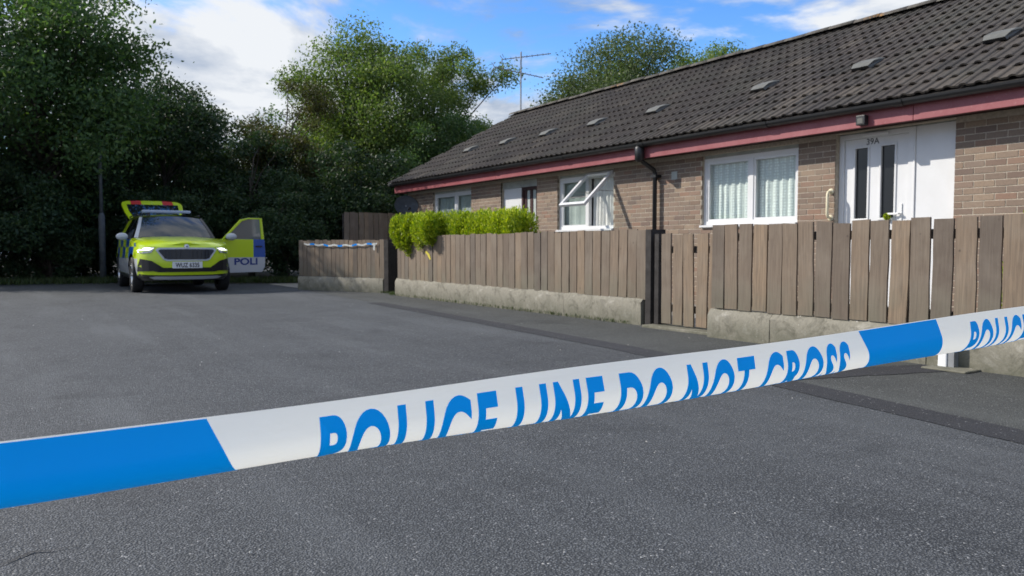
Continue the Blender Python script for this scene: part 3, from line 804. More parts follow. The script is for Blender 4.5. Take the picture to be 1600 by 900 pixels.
def door_livery(t):
    x, y, z = t.sep(t.coord('Object'))
    c = t.mix(t.math('GREATER_THAN', y, .80), LIME, BLUE)
    c = t.mix(t.math('LESS_THAN', z, .64), c, SILV)
    return t.mix(t.math('GREATER_THAN', z, 1.02), c, LIME)
M['door_livery'] = m_paint('police_door_livery', door_livery)
def gate_livery(t):
    x, y, z = t.sep(t.coord('Object'))
    k = t.math('LESS_THAN', t.math('ABSOLUTE', t.math('SUBTRACT', t.math('ABSOLUTE', x), .36)), .12)
    return t.mix(t.math('MULTIPLY', t.math('GREATER_THAN', y, .91), t.math('GREATER_THAN', k, .5)), LIME, (.55, .03, .02))
M['gate_livery'] = m_paint('tailgate_livery', gate_livery)
M['car_black'] = NT('black_trim').set((.010, .010, .012), .38)
M['tyre'] = NT('tyre_rubber').set((.013, .013, .014), .8)
M['car_glass'] = NT('tinted_car_glass').set((.010, .013, .016), .03, IOR=1.9)
M['plate'] = NT('number_plate_white').set((.66, .67, .66), .4)
M['cabin'] = NT('dark_cabin').set((.012, .012, .013), .9)
M['pol_blue'] = NT('livery_blue_lettering').set((.012, .04, .20), .4)
t = NT('headlight_led'); t.set((.8, .82, .85), .2); t.b.inputs['Emission Color'].default_value = (1, 1, .97, 1); t.b.inputs['Emission Strength'].default_value = .9; M['led'] = t.mat
M['lens'] = NT('headlight_lens').set((.30, .32, .34), .08, IOR=1.6, Metallic=.6)
M['lightbar'] = NT('pale_blue_light_bar').set((.30, .36, .44), .15, IOR=1.5)

car = tag(empty('police_car', (2.83, 17.34, 0), R(-1.6)), 'lime and silver police car facing the camera with a door and tailgate open', 'car')
car.scale = (.955, 1, 1)
PL = [(0,-2.19),(.30,-2.18),(.52,-2.14),(.68,-2.06),(.79,-1.93),(.86,-1.74),(.90,-1.45),(.915,-1.1),(.92,-.5),(.92,.3),(.92,1.2),(.905,1.7),(.87,1.98),(.76,2.13),(.4,2.19),(0,2.2)]
def top_z(y):
    K = [(-2.19,.885),(-2.0,.915),(-1.5,.975),(-.95,1.03),(0,1.045),(2.2,1.08)]
    for (a, za), (c, zc_) in zip(K[:-1], K[1:]):
        if y <= c: return za + (zc_ - za)*max(0, (y - a))/(c - a)
    return K[-1][1]
LV = [(.235, .085), (.31, .025), (.50, .0), (.68, .008), (.80, .022)]
def inset(z_):
    for (a, ia), (c, ic) in zip(LV[:-1], LV[1:]):
        if z_ <= c: return ia + (ic - ia)*max(0, z_ - a)/(c - a)
    return .022 + (z_ - .80)*.55
def plan(x, z_):                                   # front surface y at (x, z)
    k = inset(z_); xx = abs(x)/(1 - k/.92)
    for (xa, ya_), (xc, yc) in zip(PL[:-1], PL[1:]):
        if xx <= xc: return (ya_ + (yc - ya_)*(xx - xa)/(xc - xa))*(1 - k/2.2)
    return -1.2
full = [(x, y) for x, y in PL] + [(-x, y) for x, y in PL[-2:0:-1]]
b = MB(); nf = len(full)
rings = []
for j in range(7):
    for (x, y) in full:
        tz = top_z(y)
        if j < 5: z_, k = LV[j]; 
        elif j == 5: z_, k = tz - .035, .045
        else: z_, k = tz, .095
        b.v.append((x*(1 - k/.92), y*(1 - k/2.2), z_))
for j in range(6):
    for i in range(nf):
        i2 = (i+1) % nf; b.f.append((j*nf+i, j*nf+i2, (j+1)*nf+i2, (j+1)*nf+i)); b.m.append(0)
def cap(j, crown, m):
    h = len(PL); o = len(b.v); NC = 8
    def idx(i, c):                                  # c from 0 (right) to NC (left)
        if i in (0, h-1): return j*nf + i
        if c == 0: return j*nf + i
        if c == NC: return j*nf + (nf - i)
        return o + (i-1)*(NC-1) + c - 1
    for i in range(1, h-1):
        p = b.v[j*nf+i]
        for c in range(1, NC):
            f = 1 - 2*c/NC; b.v.append((p[0]*f, p[1] - crown*.35*(1-f*f), p[2] + crown*(1 - abs(f)**2.2)))
    for i in range(h-1):
        for c in range(NC):
            q = []
            for v in (idx(i, c), idx(i, c+1), idx(i+1, c+1), idx(i+1, c)):
                if v not in q: q.append(v)
            if len(q) > 2: b.f.append(tuple(q)); b.m.append(m)
cap(6, .045, 0); cap(0, 0, 1)
body = b.build('body', [M['livery'], M['car_black']], car, True)
# wheel arches cut into the body
AX, WR = 1.32, .335
cb = MB()
for sx in (-1, 1):
    for sy in (-1, 1):
        x0, x1 = (.60, 1.2) if sx > 0 else (-1.2, -.60)
        cb.lathe([(0, x0), (.395, x0), (.395, x1), (0, x1)], 32, 'X', (0, sy*AX, WR + .01))
cut = cb.build('cutter', [M['car_black'], M['car_black']], car)
md = body.modifiers.new('arch', 'BOOLEAN'); md.object = cut; md.operation = 'DIFFERENCE'; md.solver = 'EXACT'
try: md.material_mode = 'TRANSFER'
except Exception: pass
bpy.context.view_layer.update()
me2 = bpy.data.meshes.new_from_object(body.evaluated_get(bpy.context.evaluated_depsgraph_get()))
body.modifiers.clear(); body.data = me2; me2.name = 'body'; bpy.data.objects.remove(cut); smooth_by_angle(body, 32)
# wheels
def wheel(x, y):
    s_ = 1 if x > 0 else -1
    w = MB().lathe([(.215, -.09), (.30, -.105), (.325, -.095), (.335, -.06), (.335, .06), (.325, .095), (.30, .105), (.215, .09)], 36, 'X').build('wheel', M['tyre'], car, True, loc=(x, y, WR))
    rm = MB().lathe([(.22, .09), (.205, .075), (.19, .0), (.05, .01)], 30, 'X'); rm.lathe([(0, .062), (.05, .06), (.06, .02)], 16, 'X')
    for k in range(5):
        a = 2*math.pi*k/5
        for da in (-.12, .12):
            c0_, c1_ = Vector((.055, .045*math.cos(a), .045*math.sin(a))), Vector((.075, .20*math.cos(a+da), .20*math.sin(a+da)))
            rm.tube([c0_, c1_], .016, 6)
    if s_ < 0:
        rm.v = [(-p[0], p[1], p[2]) for p in rm.v]
    rm.build('rim', M['chrome'], w, True)
for x in (-.80, .80):
    for y in (-AX, AX): wheel(x, y)
# patches that follow the nose
def patch(name, outline, mat, off, parent=None, depth=.03, back=None):
    me = bpy.data.meshes.new(name); bm = bmesh.new()
    vv = [bm.verts.new((x, z_, 0)) for x, z_ in outline]; bm.faces.new(vv)
    xs = [p[0] for p in outline]
    x = math.floor(min(xs)/.05)*.05
    while x < max(xs):
        bmesh.ops.bisect_plane(bm, geom=bm.verts[:]+bm.edges[:]+bm.faces[:], plane_co=(x, 0, 0), plane_no=(1, 0, 0)); x += .02
    r_ = bmesh.ops.extrude_face_region(bm, geom=bm.faces[:])
    nv = {e for e in r_['geom'] if isinstance(e, bmesh.types.BMVert)}
    for v in bm.verts:
        o_ = off if v in nv else off - depth
        x_, z_ = v.co.x, v.co.y
        v.co = (x_, plan(x_, z_) - o_, z_)
    bmesh.ops.recalc_face_normals(bm, faces=bm.faces); bm.to_mesh(me); bm.free(); me.materials.append(mat)
    return link(name, me, parent or car)
def mirror(pts): return pts + [(-x, z_) for x, z_ in pts[::-1]]
grille = patch('grille_frame', mirror([(-.10,.845),(-.50,.84),(-.55,.80),(-.42,.625),(-.36,.60)]), M['silver'], .022)
patch('grille', mirror([(-.10,.815),(-.47,.81),(-.505,.785),(-.395,.645),(-.345,.628)]), M['car_black'], .030, grille)
for x in (-.40, -.34, -.27, -.19, -.11, .11, .19, .27, .34, .40):
    patch('grille_bar', [(x-.008,.80),(x+.008,.80),(x+.008,.645),(x-.008,.645)], M['car_black'], .040, grille)
for s_ in (-1, 1):
    pts = [(.56,.845),(.72,.86),(.84,.862),(.85,.80),(.80,.735),(.62,.75)]
    hl = patch('headlight', [(s_*x, z_) for x, z_ in pts][::s_], M['lens'], .014)
    patch('light_strip', [(s_*x, z_) for x, z_ in [(.565,.835),(.72,.848),(.835,.85),(.83,.79),(.66,.792)]][::s_], M['led'], .020, hl)
    pts = [(.62,.60),(.80,.64),(.83,.52),(.84,.41),(.50,.415),(.42,.47)]
    patch('side_intake', [(s_*x, z_) for x, z_ in pts][::s_], M['car_black'], .026)
patch('lower_intake', mirror([(-.30,.475),(-.52,.475),(-.60,.415),(-.52,.395)]), M['car_black'], .014)
patch('bumper_lip', mirror([(-.30,.335),(-.70,.345),(-.82,.36),(-.80,.29),(-.40,.25)]), M['car_black'], .012)
patch('skid_plate', mirror([(-.25,.315),(-.55,.318),(-.66,.30),(-.58,.262),(-.30,.255)]), M['silver'], .020)
pl = patch('number_plate', [(-.27,.585),(.27,.585),(.27,.465),(-.27,.465)], M['plate'], .035)
me = text_mesh('plate_lettering', 'WUZ 6335', .115, M['number'], .80, .002)
for v in me.vertices: v.co = (v.co.x, plan(v.co.x, .52) - .0375, .484 + v.co.y)
link('plate_lettering', me, pl)
bd = patch('badge', [(.045*math.cos(a*math.pi/8), .868 + .04*math.sin(a*math.pi/8)) for a in range(16)], M['chrome'], .03)
patch('emblem', [(-.028,.852),(-.012,.856),(.0,.885),(.008,.862),(.026,.872),(.012,.850)], M['car_black'], .034, bd)
# greenhouse
def strip(rows, name, mat, parent=None, smooth=True):
    b_ = MB(); n_ = len(rows[0])
    for r_ in rows: b_.v += [tuple(p) for p in r_]
    for j in range(len(rows)-1):
        for i in range(n_-1): b_.f.append((j*n_+i, j*n_+i+1, (j+1)*n_+i+1, (j+1)*n_+i)); b_.m.append(0)
    return b_.build(name, mat, parent or car, smooth)
ZR = 1.50
def ws(u, v):                                      # windscreen, u -1..1, v 0..1
    hw = .76*(1-v) + .60*v; y = (-1.03 + .20*u*u)*(1-v) + (-.34 + .08*u*u)*v
    return (hw*u, y - .05*math.sin(math.pi*v), 1.035*(1-v) + (ZR - .045*u*u)*v)
strip([[ws(u/6*.94, .03 + v/5*.93) for u in range(-6, 7)] for v in range(6)], 'windscreen', M['car_glass'])
def pillar(s_):
    return [[(ws(s_*u, v/5)[0], ws(s_*u, v/5)[1] - .004, ws(s_*u, v/5)[2] + .004) for u in (.935, .97, 1.0, 1.03)] for v in range(6)]
for s_ in (-1, 1): strip(pillar(s_), 'windscreen_pillar', M['car_black'] if s_ > 0 else M['silver'])
strip([[ws(u/6*.96, .0) for u in range(-6, 7)], [ws(u/6*.96, .045) for u in range(-6, 7)]], 'cowl', M['car_black'])
rows = []
for v in range(7):
    f = v/6; y0_ = -.36; hw = .60 + .02*math.sin(math.pi*f)
    rows.append([(hw*u/6*1.02, (-.345 + .08*(u/6)**2)*(1-f) + 1.82*f, ZR - .045*(u/6)**2 + .045*math.sin(math.pi*(.15 + .75*f)) - .015*f) for u in range(-6, 7)])
strip(rows, 'roof_panel', M['silver'])
def side(s_, y0_, y1_, b0, b1, name, mat, off=0.0, z0_=1.05, zt_=1.445):
    n_ = 4; rr = []
    for v in range(n_+1):
        f = v/n_; x = s_*((.805 - (.805-.615)*f**1.15) + off); rr.append([(x, (y0_*(1-f) + b0*f)*(1-u) + (y1_*(1-f) + b1*f)*u, z0_ + (zt_-z0_)*f) for u in (0, .5, 1)])
    return strip(rr, name, mat)
side(-1, -.80, .22, -.25, .20, 'side_window', M['car_glass']); side(-1, .30, 1.15, .27, 1.10, 'side_window', M['car_glass']); side(1, .30, 1.15, .27, 1.10, 'side_window', M['car_glass'])
for s_ in (-1, 1):
    side(s_, .215, .305, .195, .275, 'door_pillar', M['car_black'], .003); side(s_, 1.14, 1.95, 1.09, 1.78, 'rear_pillar', M['livery'], .002)
    MB().tube([(s_*.60, -.15, 1.50), (s_*.625, .1, 1.525), (s_*.625, 1.4, 1.52), (s_*.60, 1.65, 1.495)], .014, 6).build('roof_rail', M['car_black'], car, True)
MB().prism([(-.72,1.0),(.72,1.0),(.56,1.40),(-.56,1.40)], lambda a, c, t: (a, t, c), -.20, 1.80).build('cabin_lining', M['cabin'], car)
for s_ in (-1, 1):
    sb = MB().box(s_*.36-.22, s_*.36+.22, .12, .22, .75, 1.22); sb.box(s_*.36-.11, s_*.36+.11, .13, .21, 1.22, 1.36); bevel(sb.build('seat', M['cabin'], car), .03)
# light bar
lb = MB().box(-.50, .50, .28, .52, 1.575, 1.635).build('light_bar', M['lightbar'], car); bevel(lb, .025, 3)
for x in (-.36, .36): MB().box(x-.03, x+.03, .36, .44, 1.51, 1.576).build('foot', M['car_black'], lb)
# mirror on the closed side
def mirror_mesh(): 
    return MB().lathe([(0, -.055), (.06, -.048), (.088, -.02), (.092, .02), (.085, .04), (0, .045)], 16, 'Y')
mm = mirror_mesh(); mo = mm.build('wing_mirror', M['silver'], car, True, loc=(-.99, -.72, 1.06)); mo.scale = (1.25, 1, .82)
MB().box(.05, .16, -.02, .03, -.06, -.02).build('mirror_arm', M['car_black'], mo)
# open front door (its hinge is at the windscreen pillar)
dr = MB()
def dbox(poly, t0, t1): dr.prism(poly, lambda a, c, t: (t, a, c), t0, t1)
dbox([(0, .36), (.06, .32), (1.02, .32), (1.10, .42), (1.12, .70), (1.10, 1.02), (0, 1.02)], -.085, .0)
for poly in ([(.02,1.0201),(.08,1.0201),(.52,1.40),(.68,1.445),(.68,1.475),(.48,1.435)], [(.68,1.446),(1.04,1.452),(1.04,1.48),(.68,1.476)], [(1.02,1.0201),(1.10,1.0201),(1.045,1.481),(.985,1.452)]):
    dbox(poly, -.04, -.006)
door_c = dr.build('front_door', M['door_livery'], car, loc=(.925, -.80, 0), rot=(0, 0, R(-67))); bevel(door_c, .008)
b = MB(); b.prism([(.08,1.02),(1.02,1.02),(.99,1.452),(.68,1.446),(.52,1.40)], lambda a, c, t: (t, a, c), -.024, -.020); b.build('door_window', NT('pale_car_glass').set((.12, .14, .14), .05, IOR=1.7), door_c)
me = text_mesh('livery_lettering', 'POLI', .195, M['pol_blue'], 1.55, .006)
for v in me.vertices: v.co = (.003, .60 + v.co.x, .485 + v.co.y)
link('livery_lettering', me, door_c)
mo = mirror_mesh().build('wing_mirror', M['silver'], door_c, True, loc=(.11, .16, 1.07)); mo.rotation_euler = (0, 0, R(67)); mo.scale = (1.25, 1, .82)
MB().box(-.045, .03, .12, .17, 1.02, 1.05).build('mirror_arm', M['car_black'], door_c)
MB().box(.001, .022, .86, 1.02, .86, .885).build('door_handle', M['car_black'], door_c)
# raised tailgate
tg = MB()
def tp(a, c, t): return (a, c, t)
outer = [(-.58, 0), (.58, 0), (.66, .50), (.69, .92), (.67, 1.04), (.58, 1.13), (.3, 1.17), (-.3, 1.17), (-.58, 1.13), (-.67, 1.04), (-.69, .92), (-.66, .50)]
tg.prism(outer, tp, -.05, .0)
gate = tg.build('tailgate', M['gate_livery'], car, loc=(0, 1.84, 1.475), rot=(R(25), 0, 0)); bevel(gate, .015)
MB().prism([(-.49, .06), (.49, .06), (.56, .50), (.58, .90), (-.58, .90), (-.56, .50)], tp, .001, .006).build('rear_window', M['car_glass'], gate)
for s_ in (-1, 1): MB().tube([(s_*.62, 1.86, 1.16), (s_*.64, 2.22, 1.60)], .012, 6).build('gas_strut', M['car_black'], car)

# ------------------------------------------------------------------ police tape in the foreground
TA = Vector((-.0084, .6557, .6931)); TB = Vector((1.4028, .5950, .7359))     # two points of its top edge
TT = (TB - TA).normalized(); TBK = Vector((0, 0, 1)).cross(TT).normalized(); TDN = TT.cross(TBK).normalized() * -1
if TDN.z > 0: TDN = -TDN
TAPE_W = .100
def tape_pt(u, s_, off=0.0):
    """u along the tape, s_ across it from the top edge; the lower part curls under, away from the road side"""
    f = min(max((u + .3)/1.9, 0), 1)
    s0 = .025 + .001*f; r_ = .0215 + .011*f; ph0 = R(-8 - 4*math.sin(u*2.3)); phm = R(168)
    d = b_ = 0.0
    if s_ <= s0:
        d = s_*math.cos(ph0); b_ = s_*math.sin(ph0); ph = ph0
    else:
        d = s0*math.cos(ph0); b_ = s0*math.sin(ph0); arc = min(s_ - s0, r_*(phm - ph0)); ph = ph0 + arc/r_
        d += r_*(math.sin(ph) - math.sin(ph0)); b_ += r_*(math.cos(ph0) - math.cos(ph))
        rem = s_ - s0 - arc
        if rem > 0: d += rem*math.cos(ph); b_ += rem*math.sin(ph)
    sag = .0045*math.sin(math.pi*min(max((u + .2)/1.8, 0), 1)) + .0012*math.sin(u*9 + s_*30)
    p = TA + TT*u + TDN*(d + sag) + TBK*(b_ + .0010*math.sin(u*14 + 1 + s_*60))
    if off:
        p = p + (TDN*math.sin(ph) - TBK*math.cos(ph))*off
    return p
def m_tape():
    t = NT('white_tape_film'); v = t.coord('Object'); mp = t.n('ShaderNodeMapping'); mp.inputs['Scale'].default_value = (5, 14, 30); mp.inputs['Rotation'].default_value = (0, R(24), 0); t.l(v, mp.inputs['Vector'])
    n = t.noise(mp.outputs[0], 1.5, 5, .6, dist=.6); f = t.noise(v, 9, 4)
    t.set(t.mix(t.range(n, .35, .7, 0, .5), (.86, .865, .83), (.79, .80, .77)), .34); t.bump(n, .30, .006)
    tl = t.n('ShaderNodeBsdfTranslucent'); tl.inputs[0].default_value = (.76, .77, .73, 1); mxs = t.n('ShaderNodeMixShader'); mxs.inputs[0].default_value = .42
    t.l(t.b.outputs[0], mxs.inputs[1]); t.l(tl.outputs[0], mxs.inputs[2]); t.l(mxs.outputs[0], t.out.inputs['Surface']); return t.mat
M['tape'] = m_tape()
def m_ink():
    t = NT('bright_blue_tape_print'); v = t.coord('Object'); n = t.noise(v, 7, 4)
    t.set(t.mix(t.range(n, .35, .7, 0, .6), (.0, .40, 1.0), (.0, .375, 1.0)), .45)
    tl = t.n('ShaderNodeBsdfTranslucent'); tl.inputs[0].default_value = (.0, .42, 1.0, 1); mxs = t.n('ShaderNodeMixShader'); mxs.inputs[0].default_value = .40; t.b.inputs['Specular IOR Level'].default_value = .2
    t.l(t.b.outputs[0], mxs.inputs[1]); t.l(tl.outputs[0], mxs.inputs[2]); t.l(mxs.outputs[0], t.out.inputs['Surface']); return t.mat
M['ink'] = m_ink()
b = MB(); U0, U1, NU, NS = -1.0, 2.4, 340, 40
for i in range(NU + 1):
    for j in range(NS + 1): b.v.append(tuple(tape_pt(U0 + (U1-U0)*i/NU, TAPE_W*j/NS)))
for i in range(NU):
    for j in range(NS): k = i*(NS+1) + j; b.f.append((k, k+1, k+NS+2, k+NS+1)); b.m.append(0)
tape = tag(b.build('police_tape', M['tape'], None, True), 'blue and white police line tape stretched across the foreground', 'tape')
def on_tape(name, me, off):
    """bend a flat print (x along the tape, y = distance below the top edge) onto the tape"""
    bm = bmesh.new(); bm.from_mesh(me)
    ys = [v.co.y for v in bm.verts]; xs = [v.co.x for v in bm.verts]
    y = math.floor(min(ys)/.0022)*.0022
    while y < max(ys):
        bmesh.ops.bisect_plane(bm, geom=bm.verts[:]+bm.edges[:]+bm.faces[:], plane_co=(0, y, 0), plane_no=(0, 1, 0)); y += .0022
    x = math.floor(min(xs)/.01)*.01
    while x < max(xs):
        bmesh.ops.bisect_plane(bm, geom=bm.verts[:]+bm.edges[:]+bm.faces[:], plane_co=(x, 0, 0), plane_no=(1, 0, 0)); x += .01
    for v in bm.verts: v.co = tape_pt(v.co.x, v.co.y, off)
    bm.to_mesh(me); bm.free(); me.polygons.foreach_set('use_smooth', [True]*len(me.polygons)); return link(name, me, tape)
def blue_block(u0, u1, sl):
    me = bpy.data.meshes.new('blue_block'); me.from_pydata([(u0, .0012, 0), (u1, .0012, 0), (u1 + sl, TAPE_W - .0012, 0), (u0 + sl, TAPE_W - .0012, 0)], [], [(0, 1, 2, 3)])
    me.materials.append(M['ink']); on_tape('blue_block', me, .0004)
PERIOD = 1.019
for k in (-1, 0, 1): 
    blue_block(.978 + (k-1)*PERIOD, 1.158 + (k-1)*PERIOD, .040)
def tape_text(u0, u1):
    cap_h = .073; me = text_mesh('tape_lettering', 'POLICE LINE DO NOT CROSS', 1.0, M['ink'], 1.0, .042, 'LEFT', 1.24, .76)
    xs = [v.co.x for v in me.vertices]; ys = [v.co.y for v in me.vertices]; x0, x1, y0, y1 = min(xs), max(xs), min(ys), max(ys)
    for v in me.vertices: v.co = (u0 + (u1-u0)*(v.co.x - x0)/(x1 - x0), .0118 + cap_h*(1 - (v.co.y - y0)/(y1 - y0)), 0)
    bm = bmesh.new(); bm.from_mesh(me); bmesh.ops.remove_doubles(bm, verts=bm.verts, dist=1e-7); seen = set()
    for v in bm.verts:
        if v in seen: continue
        comp, stack = set(), [v]
        while stack:
            q = stack.pop()
            if q in comp: continue
            comp.add(q); stack += [e.other_vert(q) for e in q.link_edges]
        seen |= comp; vl = list(comp); ix = {q: i for i, q in enumerate(vl)}
        fl = {f for q in vl for f in q.link_faces}
        lm_ = bpy.data.meshes.new('letter'); lm_.from_pydata([tuple(q.co) for q in vl], [], [[ix[q] for q in f.verts] for f in fl]); lm_.materials.append(M['ink'])
        on_tape('letter', lm_, .0005)
    bm.free()
tape_text(.230, .952); tape_text(.230 + PERIOD, .952 + PERIOD)

# ------------------------------------------------------------------ small things by the fences
# tape strung along the far fence
ft = MB(); fd_ = Vector((-.91, 2.16, 0)).normalized(); fn_ = Vector((-fd_.y, fd_.x, 0)) ; p0 = Vector((5.84, 13.22, 0)) + fn_*.026
n_ = 46
for i in range(n_ + 1):
    s_ = .16 + 2.0*i/n_; zz = .935 - .035*math.sin(math.pi*i/n_) - .01*math.sin(i*.9); p = p0 + fd_*s_
    ft.v += [(p.x, p.y, zz), (p.x, p.y, zz - .032)]
for i in range(n_): ft.f.append((2*i, 2*i+1, 2*i+3, 2*i+2)); ft.m.append(1 if (i // 3) % 3 == 1 else 0)
q = p0 + fd_*.20 + fn_*.004; e = fd_*.05
ft.add([(q.x, q.y, .93), (q.x + e.x, q.y + e.y, .93), (q.x + e.x*1.1, q.y + e.y*1.1, .80), (q.x + e.x*.2, q.y + e.y*.2, .79)], [(0,1,2,3)], 0)
o = tag(ft.build('fence_tape', [M['tape'], M['ink']]), 'thin blue and white tape strung along the short fence by the car', 'tape'); 
md = o.modifiers.new('th', 'SOLIDIFY'); md.thickness = .001
# yellow tag on the main fence
b = MB(); b.add([(5.694, 11.28, .77), (5.692, 11.18, .72), (5.690, 11.10, .645), (5.692, 11.06, .655), (5.690, 11.10, .73), (5.693, 11.22, .79)], [(0,1,2,3,4,5)])
o = tag(b.build('yellow_tag', simple('yellow_plastic', (.55, .46, .06), .5)), 'small torn yellow tag fixed to the board fence below the hedge', 'tag'); md = o.modifiers.new('th', 'SOLIDIFY'); md.thickness = .002
# white stub pipe at the foot of the near wall
wp = tag(bevel(MB().box(5.375, 5.44, 2.75, 2.81, .0, .22).build('utility_duct', M['white']), .006), 'short white plastic duct standing against the near concrete kerb wall', 'duct')
MB().box(5.385, 5.445, 2.705, 2.748, .0, .20).build('grey_conduit', M['galv'], wp)
b = MB().box(5.25, 5.46, 2.56, 2.86, .0, .016); tag(bevel(b.build('mortar_pad', M['concrete']), .01), 'rough pale mortar pad at the foot of the white duct', 'mortar pad')
# wheeled bin behind the far gap
bn = tag(empty('wheeled_bin', (6.62, 13.05, 0), R(20)), 'dark wheeled bin standing in the gap between the two far fences', 'bin')
b = MB(); b.add([(-.22,-.24,.06),(.22,-.24,.06),(.22,.24,.06),(-.22,.24,.06),(-.28,-.33,.92),(.28,-.33,.92),(.28,.33,.92),(-.28,.33,.92)], [(0,3,2,1),(4,5,6,7),(0,1,5,4),(1,2,6,5),(2,3,7,6),(3,0,4,7)])
bevel(b.build('bin_body', M['car_black'], bn), .03)
bevel(MB().box(-.30, .31, -.36, .37, .925, .985).build('lid', M['car_black'], bn), .025); MB().box(-.306, -.302, -.30, .30, .90, .915).build('lid_edge', M['galv'], bn)
for yy in (-.24, .24): MB().lathe([(0, -.03), (.10, -.03), (.10, .03), (0, .03)], 16, 'Y', (.24, yy, .10)).build('wheel', M['tyre'], bn)
# lamp column in the trees
M['column'] = simple('dull_grey_column_paint', (.12, .13, .135), .7, .25, 6)
lc = tag(empty('lamp_column', (1.95, 21.35, 0)), 'slim grey lamp column standing in front of the dark trees', 'lamp column')
MB().tube([(0,0,0),(0,0,1.62),(0,0,1.70)], [.075,.075,.045], 12).build('base', M['column'], lc, True)
MB().tube([(0,0,1.66),(0,0,4.3),(-.05,.2,4.45),(-.2,.8,4.5)], [.042,.034,.03,.028], 10).build('shaft', M['column'], lc, True)
bevel(MB().box(-.34,-.12,.75,1.2,4.44,4.56).build('lantern', M['vent'], lc), .03)

# ------------------------------------------------------------------ trees and shrubs
def leaf_mesh(name, pos, size, rng, mat, elong=2.0, droop=.25, up=None):
    n = len(pos); u = rng.normal(size=(n, 3)); u[:, 2] -= droop
    if up is not None: u = u*.55 + up
    u /= np.linalg.norm(u, axis=1)[:, None]
    w = rng.normal(size=(n, 3)); v = np.cross(u, w); v /= np.linalg.norm(v, axis=1)[:, None] + 1e-9
    ln = size*rng.uniform(.65, 1.35, (n, 1)); wd = ln/elong
    V = np.empty((n, 4, 3)); V[:, 0] = pos - u*ln*.5; V[:, 1] = pos + v*wd*.5 - u*ln*.08; V[:, 2] = pos + u*ln*.5; V[:, 3] = pos - v*wd*.5 - u*ln*.08
    me = bpy.data.meshes.new(name); me.vertices.add(4*n); me.vertices.foreach_set('co', V.reshape(-1).astype(np.float32))
    me.loops.add(4*n); me.loops.foreach_set('vertex_index', np.arange(4*n, dtype=np.int32))
    me.polygons.add(n); me.polygons.foreach_set('loop_start', np.arange(0, 4*n, 4, dtype=np.int32))
    me.update(calc_edges=True); me.materials.append(mat); return me
def tree(name, label, x, y, h, rx, rz0, mat, seed, n_leaf, leaf=.12, group=None, trunk_r=.14, clumps=60, lumps=.30, flat=1.0, cat='tree', ry=None, crad=.62):
    """h height, rx crown radius, rz0 height where the crown begins"""
    rng = np.random.default_rng(seed); root = tag(empty(name, (x, y, 0)), label, cat, group)
    ry = ry or rx; cz = (h + rz0)/2; rzz = (h - rz0)/2
    # lumpy envelope
    dirs = rng.normal(size=(10, 3)); dirs /= np.linalg.norm(dirs, axis=1)[:, None]; amp = rng.uniform(-.5, 1, 10)*lumps
    C_ = []
    while len(C_) < clumps:
        d = rng.normal(size=3); d /= np.linalg.norm(d)
        e = 1 + float((amp*np.clip(dirs @ d, 0, 1)**3).sum()); r_ = rng.uniform(.05, 1)**.45*e*.86
        p = np.array([d[0]*rx*r_, d[1]*ry*r_, cz + d[2]*rzz*r_])
        if p[2] < .15: continue
        C_.append(p)
    C_ = np.array(C_); cr_ = crad*rng.uniform(.55, 1.25, clumps)*min(rx, rzz)/2.2
    # trunk and limbs
    tb = MB(); rg_ = random.Random(seed); tx, ty = rg_.uniform(-.2, .2), rg_.uniform(-.2, .2); ht = rz0 + (h - rz0)*.62
    tpts = [Vector((tx*f*f*2, ty*f*f*2, ht*f)) for f in (0, .12, .35, .6, .8, 1)]
    tb.tube(tpts, [trunk_r*1.35, trunk_r, trunk_r*.85, trunk_r*.62, trunk_r*.4, trunk_r*.15], 9)
    order = sorted(range(clumps), key=lambda i: rg_.random())[:min(clumps, 34)]
    for i in order:
        e_ = Vector(C_[i]); f = min(.95, max(.15, (e_.z*.62)/ht)); a_ = Vector((tx*f*f*2, ty*f*f*2, ht*f)); m_ = a_.lerp(e_, .5) + Vector((rg_.uniform(-.15, .15), rg_.uniform(-.15, .15), rg_.uniform(.0, .3)))
        tb.tube([a_, m_, e_], [trunk_r*.32, trunk_r*.2, .012], 5, cap=False)
    tb.build('trunk', M['bark'], root, True)
    n_leaf = int(n_leaf*1.9); leaf *= .74; wts = cr_**2.2; wts /= wts.sum(); idx = rng.choice(clumps, n_leaf, p=wts)
    q = rng.normal(size=(n_leaf, 3)); q /= np.linalg.norm(q, axis=1)[:, None]; rr = rng.uniform(0, 1, n_leaf)**.5*rng.uniform(.7, 1.2, n_leaf)
    pos = C_[idx] + q*(rr*cr_[idx])[:, None]*np.array([1.15, 1.15, .8*flat])
    # feathery strays
    k = n_leaf//16; pos[:k] += rng.normal(size=(k, 3))*.13*min(rx, 2.5)/2.2
    pos[:, 2] = np.maximum(pos[:, 2], .05)
    link('crown', leaf_mesh('crown', pos, leaf, rng, mat), root)
    return root
TG = 'trees and shrubs along the back of the road'
tree('broadleaf_tree', 'tallest dark broadleaf tree at the left edge, rising out of the picture', .8, 22.4, 8.6, 3.3, 1.0, M['leaf_left'], 1, 42000, .15, TG, .2, 110, .35)
tree('broadleaf_tree', 'dark leafy tree half cut off by the left picture edge', -3.6, 25.4, 8.8, 3.2, 1.0, M['leaf_left'], 2, 26000, .16, TG, .2, 80)
tree('ash_tree', 'tall feathery ash tree with sunlit top behind the police car', 10.0, 24.5, 8.3, 2.75, 2.0, M['leaf_ash'], 3, 32000, .13, TG, .16, 95, .30)
tree('ash_tree', 'smaller ash tree just left of the roof aerial', 13.1, 24.5, 8.1, 2.0, 2.0, M['leaf_ash'], 4, 20000, .13, TG, .12, 52, .45)
tree('willow_tree', 'broad grey green tree standing behind the middle of the roof', 19.6, 22.4, 9.1, 3.3, 2.5, M['leaf_willow'], 5, 62000, .14, 'trees behind the bungalows', .18, 200, .18, crad=.66)
